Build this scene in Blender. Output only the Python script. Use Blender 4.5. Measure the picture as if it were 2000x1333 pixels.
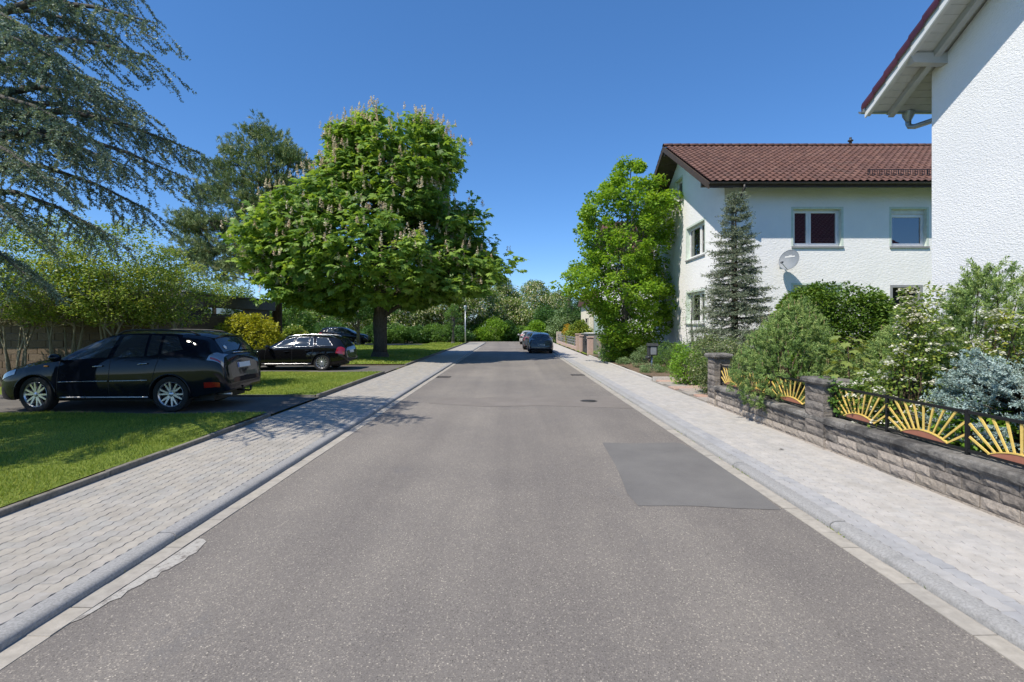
import bpy, bmesh, math, random
import numpy as np
from mathutils import Vector, Matrix
for _o in list(bpy.data.objects): bpy.data.objects.remove(_o)
SC = bpy.context.scene
COL = SC.collection
R = math.radians
# ---------------------------------------------------------------- camera
FPX, HZ, CH = 983.0, 638.0, 1.85          # focal length in photo pixels, horizon row, eye height
cam_d = bpy.data.cameras.new('camera'); cam = bpy.data.objects.new('camera', cam_d); COL.objects.link(cam)
cam.location = (0, 0, CH); cam.rotation_euler = (R(90), 0, 0)
cam_d.sensor_width = 36.0; cam_d.lens = FPX / 2000 * 36; cam_d.shift_y = -28.5 / 2000
cam_d.clip_start = 0.05; cam_d.clip_end = 3000
SC.camera = cam
# ---------------------------------------------------------------- sky and sun
LD = Vector((1.0, 0.854, -1.836)).normalized()      # the way the sunlight travels
SUN_EL = math.asin(-LD.z); SUN_AZ = math.atan2(-LD.x, -LD.y)
W = bpy.data.worlds.new('World'); SC.world = W; W.use_nodes = True
nt = W.node_tree; nt.nodes.clear()
sky = nt.nodes.new('ShaderNodeTexSky'); sky.sky_type = 'NISHITA'; sky.sun_disc = False
sky.sun_elevation = SUN_EL; sky.sun_rotation = SUN_AZ % (2 * math.pi)
sky.air_density = 1.0; sky.dust_density = 0.0; sky.ozone_density = 6.0; sky.altitude = 3300
bg = nt.nodes.new('ShaderNodeBackground'); bg.inputs['Strength'].default_value = 0.15
hs = nt.nodes.new('ShaderNodeHueSaturation'); hs.inputs['Saturation'].default_value = 1.34
gm = nt.nodes.new('ShaderNodeGamma'); gm.inputs['Gamma'].default_value = 0.70; hs.inputs['Hue'].default_value = 0.506; hs.inputs['Value'].default_value = 1.1
wo = nt.nodes.new('ShaderNodeOutputWorld')
nt.links.new(sky.outputs[0], gm.inputs[0]); nt.links.new(gm.outputs[0], hs.inputs['Color']); nt.links.new(hs.outputs[0], bg.inputs[0]); nt.links.new(bg.outputs[0], wo.inputs[0])
sun_d = bpy.data.lights.new('sun', 'SUN'); sun_d.energy = 3.2; sun_d.angle = R(0.53); sun_d.color = (1.0, 0.93, 0.81)
sun = bpy.data.objects.new('sun', sun_d); COL.objects.link(sun)
sun.rotation_euler = LD.to_track_quat('-Z', 'Y').to_euler(); sun.location = (-20, -20, 40)
vs = SC.view_settings
vs.view_transform = 'Standard'; vs.look = 'None'; vs.gamma = 1.0; vs.exposure = 0.9
try: vs.use_curve_mapping = False
except Exception: pass
SC.cycles.max_bounces = 6; SC.cycles.diffuse_bounces = 3; SC.cycles.glossy_bounces = 3
SC.cycles.transmission_bounces = 4; SC.cycles.transparent_max_bounces = 6
SC.cycles.use_denoising = True
SC.cycles.caustics_reflective = False; SC.cycles.caustics_refractive = False
# ================================================================ helpers
def at(px, d): return (px - 1000) * d / FPX            # photo column at a depth -> world X
def zat(py, d): return CH + (HZ - py) * d / FPX        # photo row at a depth -> world Z
def tag(o, label=None, cat=None, group=None, kind=None):
    if label: o['label'] = label
    if cat: o['category'] = cat
    if group: o['group'] = group
    if kind: o['kind'] = kind
    return o
def empty(name, loc, label=None, cat=None, group=None, rz=0, kind=None):
    o = bpy.data.objects.new(name, None); COL.objects.link(o); o.location = loc; o.rotation_euler = (0, 0, rz)
    o.empty_display_size = 0.1
    return tag(o, label, cat, group, kind)
def link_mesh(name, me, mat, parent=None, loc=None, rz=0, **kw):
    o = bpy.data.objects.new(name, me); COL.objects.link(o)
    if mat is not None and len(me.materials) == 0: me.materials.append(mat)
    if parent is not None: o.parent = parent
    if loc is not None: o.location = loc
    if rz: o.rotation_euler = (0, 0, rz)
    return tag(o, **kw)
def mesh_np(name, V, F, smooth=False, attr=None):
    """V (n,3); F (m,k) array of equal-size faces; attr: per-face float."""
    V = np.asarray(V, dtype=np.float32); F = np.asarray(F, dtype=np.int32)
    me = bpy.data.meshes.new(name); n, k = F.shape
    me.vertices.add(len(V)); me.vertices.foreach_set('co', V.ravel())
    me.loops.add(n * k); me.loops.foreach_set('vertex_index', F.ravel())
    me.polygons.add(n); me.polygons.foreach_set('loop_start', np.arange(0, n * k, k, dtype=np.int32))
    if smooth: me.polygons.foreach_set('use_smooth', np.ones(n, dtype=bool))
    me.update(calc_edges=True)
    if attr is not None:
        a = me.attributes.new('vary', 'FLOAT', 'FACE'); a.data.foreach_set('value', np.asarray(attr, dtype=np.float32))
    return me
class MB:
    """collects simple solids into one mesh"""
    def __init__(s): s.v = []; s.f = []; s.sm = []
    def add(s, V, F, sm=False):
        b = len(s.v); s.v += [tuple(p) for p in V]; s.f += [tuple(i + b for i in f) for f in F]; s.sm += [sm] * len(F); return s
    def box(s, x0, x1, y0, y1, z0, z1):
        V = [(x0,y0,z0),(x1,y0,z0),(x1,y1,z0),(x0,y1,z0),(x0,y0,z1),(x1,y0,z1),(x1,y1,z1),(x0,y1,z1)]
        return s.add(V, [(0,3,2,1),(4,5,6,7),(0,1,5,4),(1,2,6,5),(2,3,7,6),(3,0,4,7)])
    def cbox(s, x0, x1, y0, y1, z0, z1, b=0.01, jit=0, rnd=None):
        """box with chamfered edges"""
        c = ((x0+x1)/2, (y0+y1)/2, (z0+z1)/2); h = ((x1-x0)/2, (y1-y0)/2, (z1-z0)/2)
        V = []; idx = {}
        for sx in (-1,1):
            for sy in (-1,1):
                for sz in (-1,1):
                    for ax in range(3):
                        sg = (sx,sy,sz); p = []
                        for k in range(3):
                            e = h[k] - (0 if k == ax else min(b, h[k]*0.9))
                            p.append(c[k] + sg[k]*e + (rnd.uniform(-jit, jit) if jit else 0))
                        idx[(sx,sy,sz,ax)] = len(V); V.append(p)
        F = []
        for ax in range(3):
            o1, o2 = (ax+1)%3, (ax+2)%3
            for sg in (-1,1):
                q = []
                for a, bb in ((-1,-1),(1,-1),(1,1),(-1,1)):
                    t = [0,0,0]; t[ax] = sg; t[o1] = a; t[o2] = bb; q.append(idx[(*t, ax)])
                F.append(tuple(q if sg > 0 else q[::-1]))
            for a in (-1,1):
                for bb in (-1,1):
                    t = [0,0,0]; t[o1] = a; t[o2] = bb
                    t[ax] = -1; p0 = idx[(*t, o1)]; p1 = idx[(*t, o2)]; t[ax] = 1; p2 = idx[(*t, o2)]; p3 = idx[(*t, o1)]
                    F.append((p0,p1,p2,p3) if a*bb < 0 else (p0,p3,p2,p1))
        for sx in (-1,1):
            for sy in (-1,1):
                for sz in (-1,1):
                    t = [idx[(sx,sy,sz,k)] for k in range(3)]
                    F.append(tuple(t if sx*sy*sz > 0 else t[::-1]))
        return s.add(V, F)
    def tube(s, pts, rad, n=8, cap=True):
        P = [Vector(p) for p in pts]; rs = rad if hasattr(rad, '__len__') else [rad]*len(P)
        V = []; F = []; prev = None
        for i, p in enumerate(P):
            t = (P[min(i+1, len(P)-1)] - P[max(i-1, 0)])
            t = t.normalized() if t.length > 1e-9 else Vector((0,0,1))
            if prev is None:
                a = Vector((0,0,1)) if abs(t.z) < .9 else Vector((1,0,0)); x = t.cross(a).normalized()
            else:
                x = (prev - t * prev.dot(t)); x = x.normalized() if x.length > 1e-6 else t.orthogonal().normalized()
            y = t.cross(x); prev = x
            for k in range(n):
                an = 2*math.pi*k/n; V.append(p + (x*math.cos(an) + y*math.sin(an))*rs[i])
        for i in range(len(P)-1):
            for k in range(n):
                a, b = i*n+k, i*n+(k+1)%n; F.append((a, b, b+n, a+n))
        s.add(V, F, n > 4)
        if cap:
            s.f.append(tuple(len(s.v)-len(V)+k for k in range(n))[::-1]); s.sm.append(False)
            s.f.append(tuple(len(s.v)-n+k for k in range(n))); s.sm.append(False)
        return s
    def prism(s, poly, z0, z1):
        n = len(poly); V = [(x,y,z0) for x,y in poly] + [(x,y,z1) for x,y in poly]
        F = [tuple(range(n))[::-1], tuple(range(n, 2*n))] + [(k,(k+1)%n,n+(k+1)%n,n+k) for k in range(n)]
        return s.add(V, F)
    def extrude(s, poly, a, b):
        """poly list of 3-D points, extruded by vector b-a (a=0)"""
        d = Vector(b) - Vector(a); n = len(poly); V = [Vector(p)+Vector(a) for p in poly]; V += [p + d for p in V]
        F = [tuple(range(n)), tuple(range(n, 2*n))[::-1]] + [((k+1)%n,k,n+k,n+(k+1)%n) for k in range(n)]
        return s.add(V, F)
    def lathe(s, prof, n=24, axis='z', c=(0,0,0), sm=True):
        """prof list of (radius, height)"""
        V = []; F = []
        for r, h in prof:
            for k in range(n):
                a = 2*math.pi*k/n; u, v = r*math.cos(a), r*math.sin(a)
                p = (u,v,h) if axis == 'z' else ((u,h,v) if axis == 'y' else (h,u,v))
                V.append((p[0]+c[0], p[1]+c[1], p[2]+c[2]))
        for i in range(len(prof)-1):
            for k in range(n):
                a, b = i*n+k, i*n+(k+1)%n; F.append((a,b,b+n,a+n))
        return s.add(V, F, sm)
    def mesh(s, name='m', sharp=None):
        me = bpy.data.meshes.new(name); me.from_pydata(s.v, [], s.f)
        me.polygons.foreach_set('use_smooth', s.sm); me.update()
        bm = bmesh.new(); bm.from_mesh(me); bmesh.ops.recalc_face_normals(bm, faces=bm.faces); bm.to_mesh(me); bm.free()
        if sharp: me.set_sharp_from_angle(angle=R(sharp))
        return me
    def build(s, name, mat, parent=None, world=False, sharp=None, **kw):
        """world=True: the points were given in world space; make them local to the (unrotated) parent"""
        if world and parent is not None:
            l = parent.location.copy(); q = parent.parent
            while q is not None: l += q.location; q = q.parent
            s.v = [(p[0]-l.x, p[1]-l.y, p[2]-l.z) for p in s.v]
        return link_mesh(name, s.mesh(name, sharp), mat, parent, **kw)
def copy_tree(o, parent=None):
    c = o.copy(); COL.objects.link(c); c.parent = parent
    for ch in list(o.children): copy_tree(ch, c)
    return c
def pchip(xs, ys):
    xs = np.asarray(xs, float); ys = np.asarray(ys, float); h = np.diff(xs); dl = np.diff(ys)/h; m = np.zeros(len(xs))
    for i in range(1, len(xs)-1):
        if dl[i-1]*dl[i] > 0:
            w1 = 2*h[i]+h[i-1]; w2 = h[i]+2*h[i-1]; m[i] = (w1+w2)/(w1/dl[i-1]+w2/dl[i])
    m[0] = dl[0]; m[-1] = dl[-1]
    def f(x):
        x = np.clip(x, xs[0], xs[-1]); i = np.clip(np.searchsorted(xs, x)-1, 0, len(h)-1); t = (x-xs[i])/h[i]
        return ((2*t**3-3*t**2+1)*ys[i] + (t**3-2*t**2+t)*h[i]*m[i] + (-2*t**3+3*t**2)*ys[i+1] + (t**3-t**2)*h[i]*m[i+1])
    return f
# ================================================================ materials
class NT:
    def __init__(s, name):
        s.m = bpy.data.materials.new(name); s.m.use_nodes = True; s.t = s.m.node_tree; s.t.nodes.clear()
        s.out = s.n('ShaderNodeOutputMaterial'); s._tc = None
    def n(s, typ, **kw):
        q = s.t.nodes.new(typ)
        for k, v in kw.items(): setattr(q, k, v)
        return q
    def l(s, a, b): s.t.links.new(a, b)
    def tc(s, kind='Object'):
        if s._tc is None: s._tc = s.n('ShaderNodeTexCoord')
        return s._tc.outputs[kind]
    def pos(s): return s.n('ShaderNodeNewGeometry').outputs['Position']
    def noise(s, vec, scale, detail=3, rough=0.55, out='Fac'):
        q = s.n('ShaderNodeTexNoise'); q.inputs['Scale'].default_value = scale; q.inputs['Detail'].default_value = detail
        q.inputs['Roughness'].default_value = rough
        s.l(vec, q.inputs['Vector']); return q.outputs[out]
    def voro(s, vec, scale, feature='F1', out='Distance'):
        q = s.n('ShaderNodeTexVoronoi'); q.feature = feature; q.inputs['Scale'].default_value = scale
        s.l(vec, q.inputs['Vector']); return q.outputs[out]
    def ramp(s, fac, stops, interp='LINEAR'):
        q = s.n('ShaderNodeValToRGB'); cr = q.color_ramp; cr.interpolation = interp
        while len(cr.elements) < len(stops): cr.elements.new(0.5)
        for e, (p, c) in zip(cr.elements, stops):
            e.position = p; e.color = (*c, 1) if len(c) == 3 else c
        s.l(fac, q.inputs[0]); return q.outputs[0]
    def mix(s, fac, a, b, mode='MIX'):
        q = s.n('ShaderNodeMix', data_type='RGBA', blend_type=mode)
        for sock, v in ((q.inputs[0], fac), (q.inputs[6], a), (q.inputs[7], b)):
            if hasattr(v, 'is_output'): s.l(v, sock)
            elif isinstance(v, (int, float)): sock.default_value = v
            else: sock.default_value = (*v, 1)
        return q.outputs[2]
    def math(s, op, a, b=0.0):
        q = s.n('ShaderNodeMath', operation=op)
        for sock, v in ((q.inputs[0], a), (q.inputs[1], b)):
            if hasattr(v, 'is_output'): s.l(v, sock)
            else: sock.default_value = v
        return q.outputs[0]
    def scalev(s, vec, sc):
        q = s.n('ShaderNodeMapping'); q.inputs['Scale'].default_value = sc; s.l(vec, q.inputs[0]); return q.outputs[0]
    def bump(s, h, strength=0.3, dist=0.01):
        q = s.n('ShaderNodeBump'); q.inputs['Strength'].default_value = strength; q.inputs['Distance'].default_value = dist
        s.l(h, q.inputs['Height']); return q.outputs[0]
    def princ(s, col, rough=0.6, metal=0.0, spec=0.5, normal=None, coat=0.0, **kw):
        q = s.n('ShaderNodeBsdfPrincipled')
        for nm, v in (('Base Color', col), ('Roughness', rough), ('Metallic', metal), ('Specular IOR Level', spec), ('Coat Weight', coat)):
            if hasattr(v, 'is_output'): s.l(v, q.inputs[nm])
            elif isinstance(v, (int, float)): q.inputs[nm].default_value = v
            else: q.inputs[nm].default_value = (*v, 1)
        for k, v in kw.items(): q.inputs[k.replace('_', ' ')].default_value = v
        if normal is not None: s.l(normal, q.inputs['Normal'])
        s.l(q.outputs[0], s.out.inputs[0]); return q
M = {}
def flat(name, col, rough=0.5, metal=0.0, spec=0.5, coat=0.0, var=0.12, scale=6.0, bump=0.0, bscale=60):
    """plain paint / metal / plastic with a little unevenness"""
    t = NT(name); v = t.tc()
    n = t.noise(v, scale, 4)
    c = t.mix(1.0, col, t.ramp(n, [(0.25, (1-var,)*3), (0.75, (1+var,)*3)]), 'MULTIPLY')
    nm = t.bump(t.noise(v, bscale, 3), bump, 0.004) if bump else None
    rr = t.ramp(t.noise(v, scale*2.3, 3), [(0.3, (max(rough-.06, .02),)*3), (0.7, (min(rough+.08, 1),)*3)])
    t.princ(c, rr, metal, spec, nm, coat); M[name] = t.m; return t.m
def leafm(name, cols, trans=0.35, rough=0.45, spec=0.35, tcol=None):
    """foliage: colour varies from leaf to leaf; thin leaves let light through"""
    t = NT(name); a = t.n('ShaderNodeAttribute'); a.attribute_name = 'vary'
    k = len(cols); c = t.ramp(a.outputs['Fac'], [(i/(max(k-1,1)), cc) for i, cc in enumerate(cols)])
    big = t.noise(t.pos(), 0.9, 2); c = t.mix(1.0, c, t.ramp(big, [(0.3, (.82,.86,.8)), (0.7, (1.14,1.1,1.1))]), 'MULTIPLY')
    p = t.princ(c, rough, 0, spec)
    tr = t.n('ShaderNodeBsdfTranslucent')
    tc = t.mix(1.0, c, tcol or (1.35, 1.25, 0.55), 'MULTIPLY'); t.l(tc, tr.inputs[0])
    mx = t.n('ShaderNodeMixShader'); mx.inputs[0].default_value = trans
    t.l(p.outputs[0], mx.inputs[1]); t.l(tr.outputs[0], mx.inputs[2]); t.l(mx.outputs[0], t.out.inputs[0])
    M[name] = t.m; return t.m
def piecem(name, cols, rough=0.85, nscale=14, namp=0.25, bump=0.25, bscale=90, stain=None, spec=0.3):
    """stone-like pieces: colour varies from piece to piece, mottled, with fine relief"""
    t = NT(name); oi = t.n('ShaderNodeObjectInfo'); at_ = t.n('ShaderNodeAttribute'); at_.attribute_name = 'vary'
    f = t.math('FRACT', t.math('ADD', oi.outputs['Random'], at_.outputs['Fac']))
    k = len(cols); c = t.ramp(f, [(i/max(k-1,1), cc) for i, cc in enumerate(cols)])
    v = t.pos(); n = t.noise(v, nscale, 6, 0.65)
    c = t.mix(1.0, c, t.ramp(n, [(0.28, (1-namp,)*3), (0.72, (1+namp,)*3)]), 'MULTIPLY')
    if stain:
        sc, lo, hi, scol = stain
        c = t.mix(t.ramp(t.noise(v, sc, 5, 0.7), [(lo, (0,0,0)), (hi, (1,1,1))]), c, scol)
    nm = t.bump(t.noise(v, bscale, 4, 0.7), bump, 0.01)
    t.princ(c, rough, 0, spec, nm); M[name] = t.m; return t.m

# --- ground
t = NT('asphalt'); v = t.pos()
st = t.voro(v, 88, out='Color'); ds = t.voro(v, 88)
grain = t.ramp(t.noise(v, 160, 3, .8), [(0.3, (.118,.107,.097)), (0.7, (.265,.242,.22))])
stone = t.ramp(st, [(0.0, (.06,.055,.05)), (.32, (.155,.142,.13)), (.60, (.245,.225,.202)), (0.80, (.36,.325,.275)), (1.0, (.66,.60,.50))])
c = t.mix(t.ramp(ds, [(.25, (.85,.85,.85)), (.6, (0,0,0))]), grain, stone)
big = t.noise(v, .35, 5, .6); c = t.mix(1.0, c, t.ramp(big, [(.3, (.84,.84,.86)), (.7, (1.13,1.12,1.1))]), 'MULTIPLY')
# wheel tracks polished along the road
tr = t.noise(t.scalev(v, (1.1, .035, 1)), 1.0, 3); c = t.mix(1.0, c, t.ramp(tr, [(.35, (.88,.88,.89)), (.65, (1.09,1.09,1.08))]), 'MULTIPLY')
pt = t.noise(t.scalev(v, (1.6, .8, 1)), 0.7, 6, .75); c = t.mix(t.ramp(pt, [(.60, (0,0,0)), (.68, (.4,.4,.4))]), c, (.15,.145,.145))
t.princ(c, .9, 0, .25, t.bump(t.noise(v, 120, 4, .8), .55, .012)); M['asphalt'] = t.m
t = NT('asphalt_patch'); v = t.pos()
c = t.ramp(t.noise(v, 190, 3, .8), [(.3, (.12,.115,.11)), (.7, (.19,.183,.176))])
c = t.mix(1.0, c, t.ramp(t.noise(v, 1.3, 5, .65), [(.3, (.86,.86,.87)), (.7, (1.12,1.12,1.11))]), 'MULTIPLY')
t.princ(c, .88, 0, .25, t.bump(t.noise(v, 150, 3, .7), .3, .008)); M['asphalt_patch'] = t.m
t = NT('asphalt_worn'); v = t.pos()
c = t.ramp(t.noise(v, 170, 3, .8), [(.3, (.145,.13,.117)), (.7, (.245,.22,.198))])
c = t.mix(1.0, c, t.ramp(t.noise(v, 1.3, 5, .65), [(.3, (.88,.88,.88)), (.7, (1.1,1.1,1.1))]), 'MULTIPLY')
t.princ(c, .88, 0, .25, t.bump(t.noise(v, 140, 3, .7), .35, .008)); M['asphalt_worn'] = t.m
t = NT('driveway'); v = t.pos()
c = t.ramp(t.noise(v, 120, 4, .8), [(.3, (.09,.085,.082)), (.7, (.17,.16,.15))])
c = t.mix(1.0, c, t.ramp(t.noise(v, .9, 6, .65), [(.3, (.75,.75,.75)), (.7, (1.3,1.27,1.22))]), 'MULTIPLY')
t.princ(c, .92, 0, .2, t.bump(t.noise(v, 100, 4, .8), .5, .012)); M['driveway'] = t.m
t = NT('soil'); v = t.pos()
c = t.ramp(t.noise(v, 9, 8, .75), [(.25, (.07,.05,.036)), (.5, (.16,.115,.08)), (.75, (.27,.21,.15))])
t.princ(c, .95, 0, .2, t.bump(t.noise(v, 30, 6, .8), .8, .04)); M['soil'] = t.m
t = NT('lawn'); v = t.pos()
c = t.ramp(t.noise(v, 25, 6, .75), [(.28, (.10,.14,.028)), (.5, (.18,.245,.042)), (.74, (.29,.33,.075))])
c = t.mix(1.0, c, t.ramp(t.noise(v, .8, 4, .6), [(.3, (.8,.86,.8)), (.7, (1.25,1.16,1.1))]), 'MULTIPLY')
t.princ(c, .9, 0, .2, t.bump(t.noise(v, 70, 5, .8), .9, .03)); M['lawn'] = t.m
t = NT('sand_joint'); v = t.pos()
t.princ(t.ramp(t.noise(v, 60, 4), [(.3, (.16,.15,.135)), (.7, (.30,.28,.25))]), .95, 0, .2); M['sand_joint'] = t.m
leafm('grass', [(0.111,0.172,0.029), (0.194,0.275,0.0449), (0.283,0.358,0.066), (0.416,0.413,0.112)], .3, .6, .25)
piecem('paver_warm', [(.325,.302,.27), (.35,.322,.282), (.32,.306,.28), (.36,.33,.285), (.335,.315,.288), (.31,.30,.28)], .88, 7, .16, .22, 160, (1.9, .54, .80, (.235,.22,.195)))
piecem('paver_cool', [(.405,.385,.36), (.42,.395,.365), (.39,.375,.36), (.435,.41,.38), (.40,.385,.365)], .88, 7, .15, .22, 160, (1.7, .56, .82, (.30,.285,.26)))
piecem('paver_blue', [(.335,.335,.345), (.36,.355,.355), (.31,.312,.322), (.38,.37,.36)], .88, 9, .12, .22, 160)
piecem('kerb_conc', [(.285,.28,.275), (.32,.315,.305), (.30,.295,.29)], .85, 60, .28, .5, 140, (2.5, .58, .75, (.2,.2,.195)))
piecem('gutter_conc', [(.33,.305,.265), (.37,.34,.295), (.315,.295,.265)], .85, 12, .18, .25, 120, (1.7, .56, .75, (.25,.235,.21)))
piecem('edging_conc', [(.17,.155,.135), (.21,.195,.17), (.15,.14,.125)], .92, 20, .3, .5, 90, (3, .5, .7, (.09,.085,.06)))
piecem('edging_pale', [(.46,.44,.41), (.5,.48,.45)], .9, 20, .2, .3, 90)
piecem('slab_red', [(.40,.25,.20), (.44,.30,.24), (.34,.31,.28), (.30,.28,.26)], .9, 12, .25, .35, 90, (3, .55, .75, (.2,.19,.16)))
# --- walls
t = NT('stone_block'); oi = t.n('ShaderNodeObjectInfo'); v = t.pos()
c = t.ramp(oi.outputs['Random'], [(0, (.23,.208,.188)), (.35, (.28,.252,.225)), (.7, (.255,.236,.216)), (1, (.295,.265,.238))])
c = t.mix(1.0, c, t.ramp(t.noise(v, 38, 7, .75), [(.28, (.55,.55,.57)), (.72, (1.45,1.42,1.38))]), 'MULTIPLY')
c = t.mix(t.ramp(t.noise(v, 3.1, 7, .72), [(.47, (0,0,0)), (.62, (.85,.85,.85))]), c, (.085,.082,.082))
t.princ(c, .95, 0, .2, t.bump(t.noise(v, 55, 7, .75), 1.0, .03)); M['stone_block'] = t.m
t = NT('stone_clean'); oi = t.n('ShaderNodeObjectInfo'); v = t.pos()
c = t.ramp(oi.outputs['Random'], [(0, (.40,.355,.305)), (.5, (.46,.41,.36)), (1, (.43,.385,.345))])
c = t.mix(1.0, c, t.ramp(t.noise(v, 38, 7, .75), [(.28, (.6,.6,.6)), (.72, (1.35,1.32,1.3))]), 'MULTIPLY')
t.princ(c, .95, 0, .2, t.bump(t.noise(v, 55, 7, .75), 1.0, .03)); M['stone_clean'] = t.m
t = NT('stone_cap'); oi = t.n('ShaderNodeObjectInfo'); v = t.pos(); g = t.n('ShaderNodeNewGeometry')
c = t.ramp(t.noise(v, 26, 8, .75), [(.25, (.13,.125,.115)), (.5, (.27,.255,.235)), (.78, (.42,.40,.37))])
c = t.mix(t.ramp(t.noise(v, 2.3, 6, .7), [(.42, (0,0,0)), (.62, (.9,.9,.9))]), c, (.065,.063,.062))
t.princ(c, .95, 0, .2, t.bump(t.noise(v, 70, 7, .75), 1.0, .025)); M['stone_cap'] = t.m
piecem('brick_brown', [(.115,.082,.058), (.145,.104,.072), (.10,.072,.052), (.13,.096,.07), (.155,.115,.082)], .92, 22, .35, .6, 70)
t = NT('mortar'); v = t.pos(); t.princ(t.ramp(t.noise(v, 40, 4), [(.3, (.14,.12,.10)), (.7, (.20,.175,.145))]), .95, 0, .2); M['mortar'] = t.m
def stucco(name, col, sc, strength, dist, stretch=(1,1,1)):
    t = NT(name); v = t.scalev(t.pos(), stretch)
    n1 = t.noise(v, sc, 6, .62); n2 = t.voro(v, sc*.8, 'SMOOTH_F1')
    h = t.math('ADD', n1, t.math('MULTIPLY', n2, .7))
    c = t.mix(1.0, col, t.ramp(t.noise(t.pos(), .6, 6, .65), [(.3, (.94,.945,.95)), (.7, (1.04,1.035,1.03))]), 'MULTIPLY')
    t.princ(c, .92, 0, .2, t.bump(h, strength, dist)); M[name] = t.m
stucco('stucco_white', (.80,.805,.815), 32, .65, .013, (1, 1, 2.2))
stucco('stucco_house', (.86,.855,.855), 14, .6, .014, (1, 1, 1.8))
stucco('stucco_cream', (.74,.69,.56), 9, .5, .02)
flat('plinth_teal', (.13,.19,.195), .85, var=.15, bump=.3)
flat('green_trim', (.57,.65,.58), .75)
flat('sill_grey', (.27,.275,.285), .7, bump=.2)
flat('white_frame', (.80,.80,.80), .35, var=.03)
flat('dark_panel', (.055,.047,.040), .55, var=.25)
flat('dark_wood', (.055,.038,.03), .7, var=.3, bump=.3)
flat('grey_wood', (.40,.40,.40), .6, var=.08, bump=.1)
flat('soffit_paint', (.44,.44,.435), .65, var=.08, bump=.12)
flat('barge_paint', (.62,.64,.65), .5, var=.06)
flat('zinc', (.30,.33,.34), .42, .75, var=.15)
flat('gutter_dark', (.06,.055,.052), .45, .3)
piecem('tile_brown', [(.118,.058,.044), (.142,.072,.054), (.102,.052,.041), (.13,.068,.055), (.158,.084,.063)], .72, 10, .28, .35, 70, (1.6, .55, .75, (.095,.062,.05)))
piecem('tile_red', [(.058,.013,.012), (.075,.017,.015), (.05,.011,.011)], .3, 12, .25, .15, 60, None, .5)
t = NT('window_glass'); t.princ((.012,.014,.016), .015, 0, 1.0, None, 0.0, IOR=1.9); M['window_glass'] = t.m
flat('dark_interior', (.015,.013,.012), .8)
flat('curtain', (.72,.70,.66), .9)
flat('blind_slats', (.66,.67,.67), .6)
# --- metal, paint, cars
flat('black_metal', (.018,.019,.021), .38, .35, var=.3)
flat('anthracite', (.045,.048,.052), .45, .3, var=.2)
t = NT('yellow_paint'); v = t.pos()
c = t.ramp(t.noise(v, 16, 5, .7), [(.3, (.60,.41,.10)), (.7, (.78,.58,.17))])
c = t.mix(t.ramp(t.noise(v, 38, 7, .8), [(.56, (0,0,0)), (.66, (.8,.8,.8))]), c, (.33,.18,.07))
t.princ(c, .62, 0, .35, t.bump(t.noise(v, 120, 4), .25, .004)); M['yellow_paint'] = t.m
flat('copper_disc', (.42,.17,.11), .55, .2, var=.2)
flat('galvanised', (.46,.48,.50), .42, .7)
flat('dish_grey', (.19,.215,.245), .6, .0)
flat('pink_concrete', (.45,.33,.285), .9, bump=.4)
flat('grey_wall', (.20,.20,.205), .9, bump=.3)
flat('glass_screen', (.38,.48,.47), .2)
flat('weathered_wood', (.33,.29,.22), .85, bump=.4)
flat('cast_iron', (.055,.05,.047), .6, .4, bump=.4)
t = NT('road_paint'); v = t.pos()
pc = t.ramp(t.noise(v, 60, 5, .8), [(.3, (.30,.285,.26)), (.7, (.48,.46,.425))])
pc = t.mix(t.ramp(t.noise(v, 9, 8, .8), [(.50, (0,0,0)), (.60, (1,1,1))]), pc, (.20,.182,.165))
t.princ(pc, .9, 0, .2, t.bump(t.noise(v, 120, 4, .8), .5, .01)); M['road_paint'] = t.m
def paint(name, col, flake=.25, coat=1.0):
    t = NT(name); v = t.tc()
    c = t.mix(1.0, col, t.ramp(t.noise(v, 3, 4), [(.3, (.9,.9,.9)), (.7, (1.1,1.1,1.1))]), 'MULTIPLY')
    du = t.ramp(t.noise(v, 5, 5), [(.35, (.02,)*3), (.75, (.07,)*3)])
    q = t.princ(c, .5, 0.0, flake, None, coat); t.l(du, q.inputs['Coat Roughness']); M[name] = t.m
paint('paint_navy', (.004,.006,.012), .03, .65); paint('paint_black', (.003,.0032,.004), .03); paint('paint_bluegrey', (.045,.05,.056), .4)
paint('paint_silver', (.36,.36,.35), .7); paint('paint_dkgrey', (.03,.033,.036), .5)
t = NT('car_glass'); t.princ((.024,.031,.038), .03, 0, .5, None, 0, IOR=1.85); M['car_glass'] = t.m
flat('chrome', (.42,.43,.45), .22, 1.0, var=.05); flat('alloy', (.58,.58,.60), .3, .85, var=.06)
flat('rubber', (.016,.016,.016), .85, var=.3, bump=.3); flat('trim_black', (.012,.012,.013), .6)
flat('lens_red', (.26,.004,.007), .12, 0, .6, 1.0); flat('lens_clear', (.20,.22,.245), .12, .5, .7, 1.0); flat('lens_amber', (.7,.28,.04), .2)
flat('plate_white', (.74,.74,.70), .5, var=.03); flat('plate_blue', (.02,.06,.33), .4); flat('letter_black', (.01,.01,.01), .5)
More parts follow.
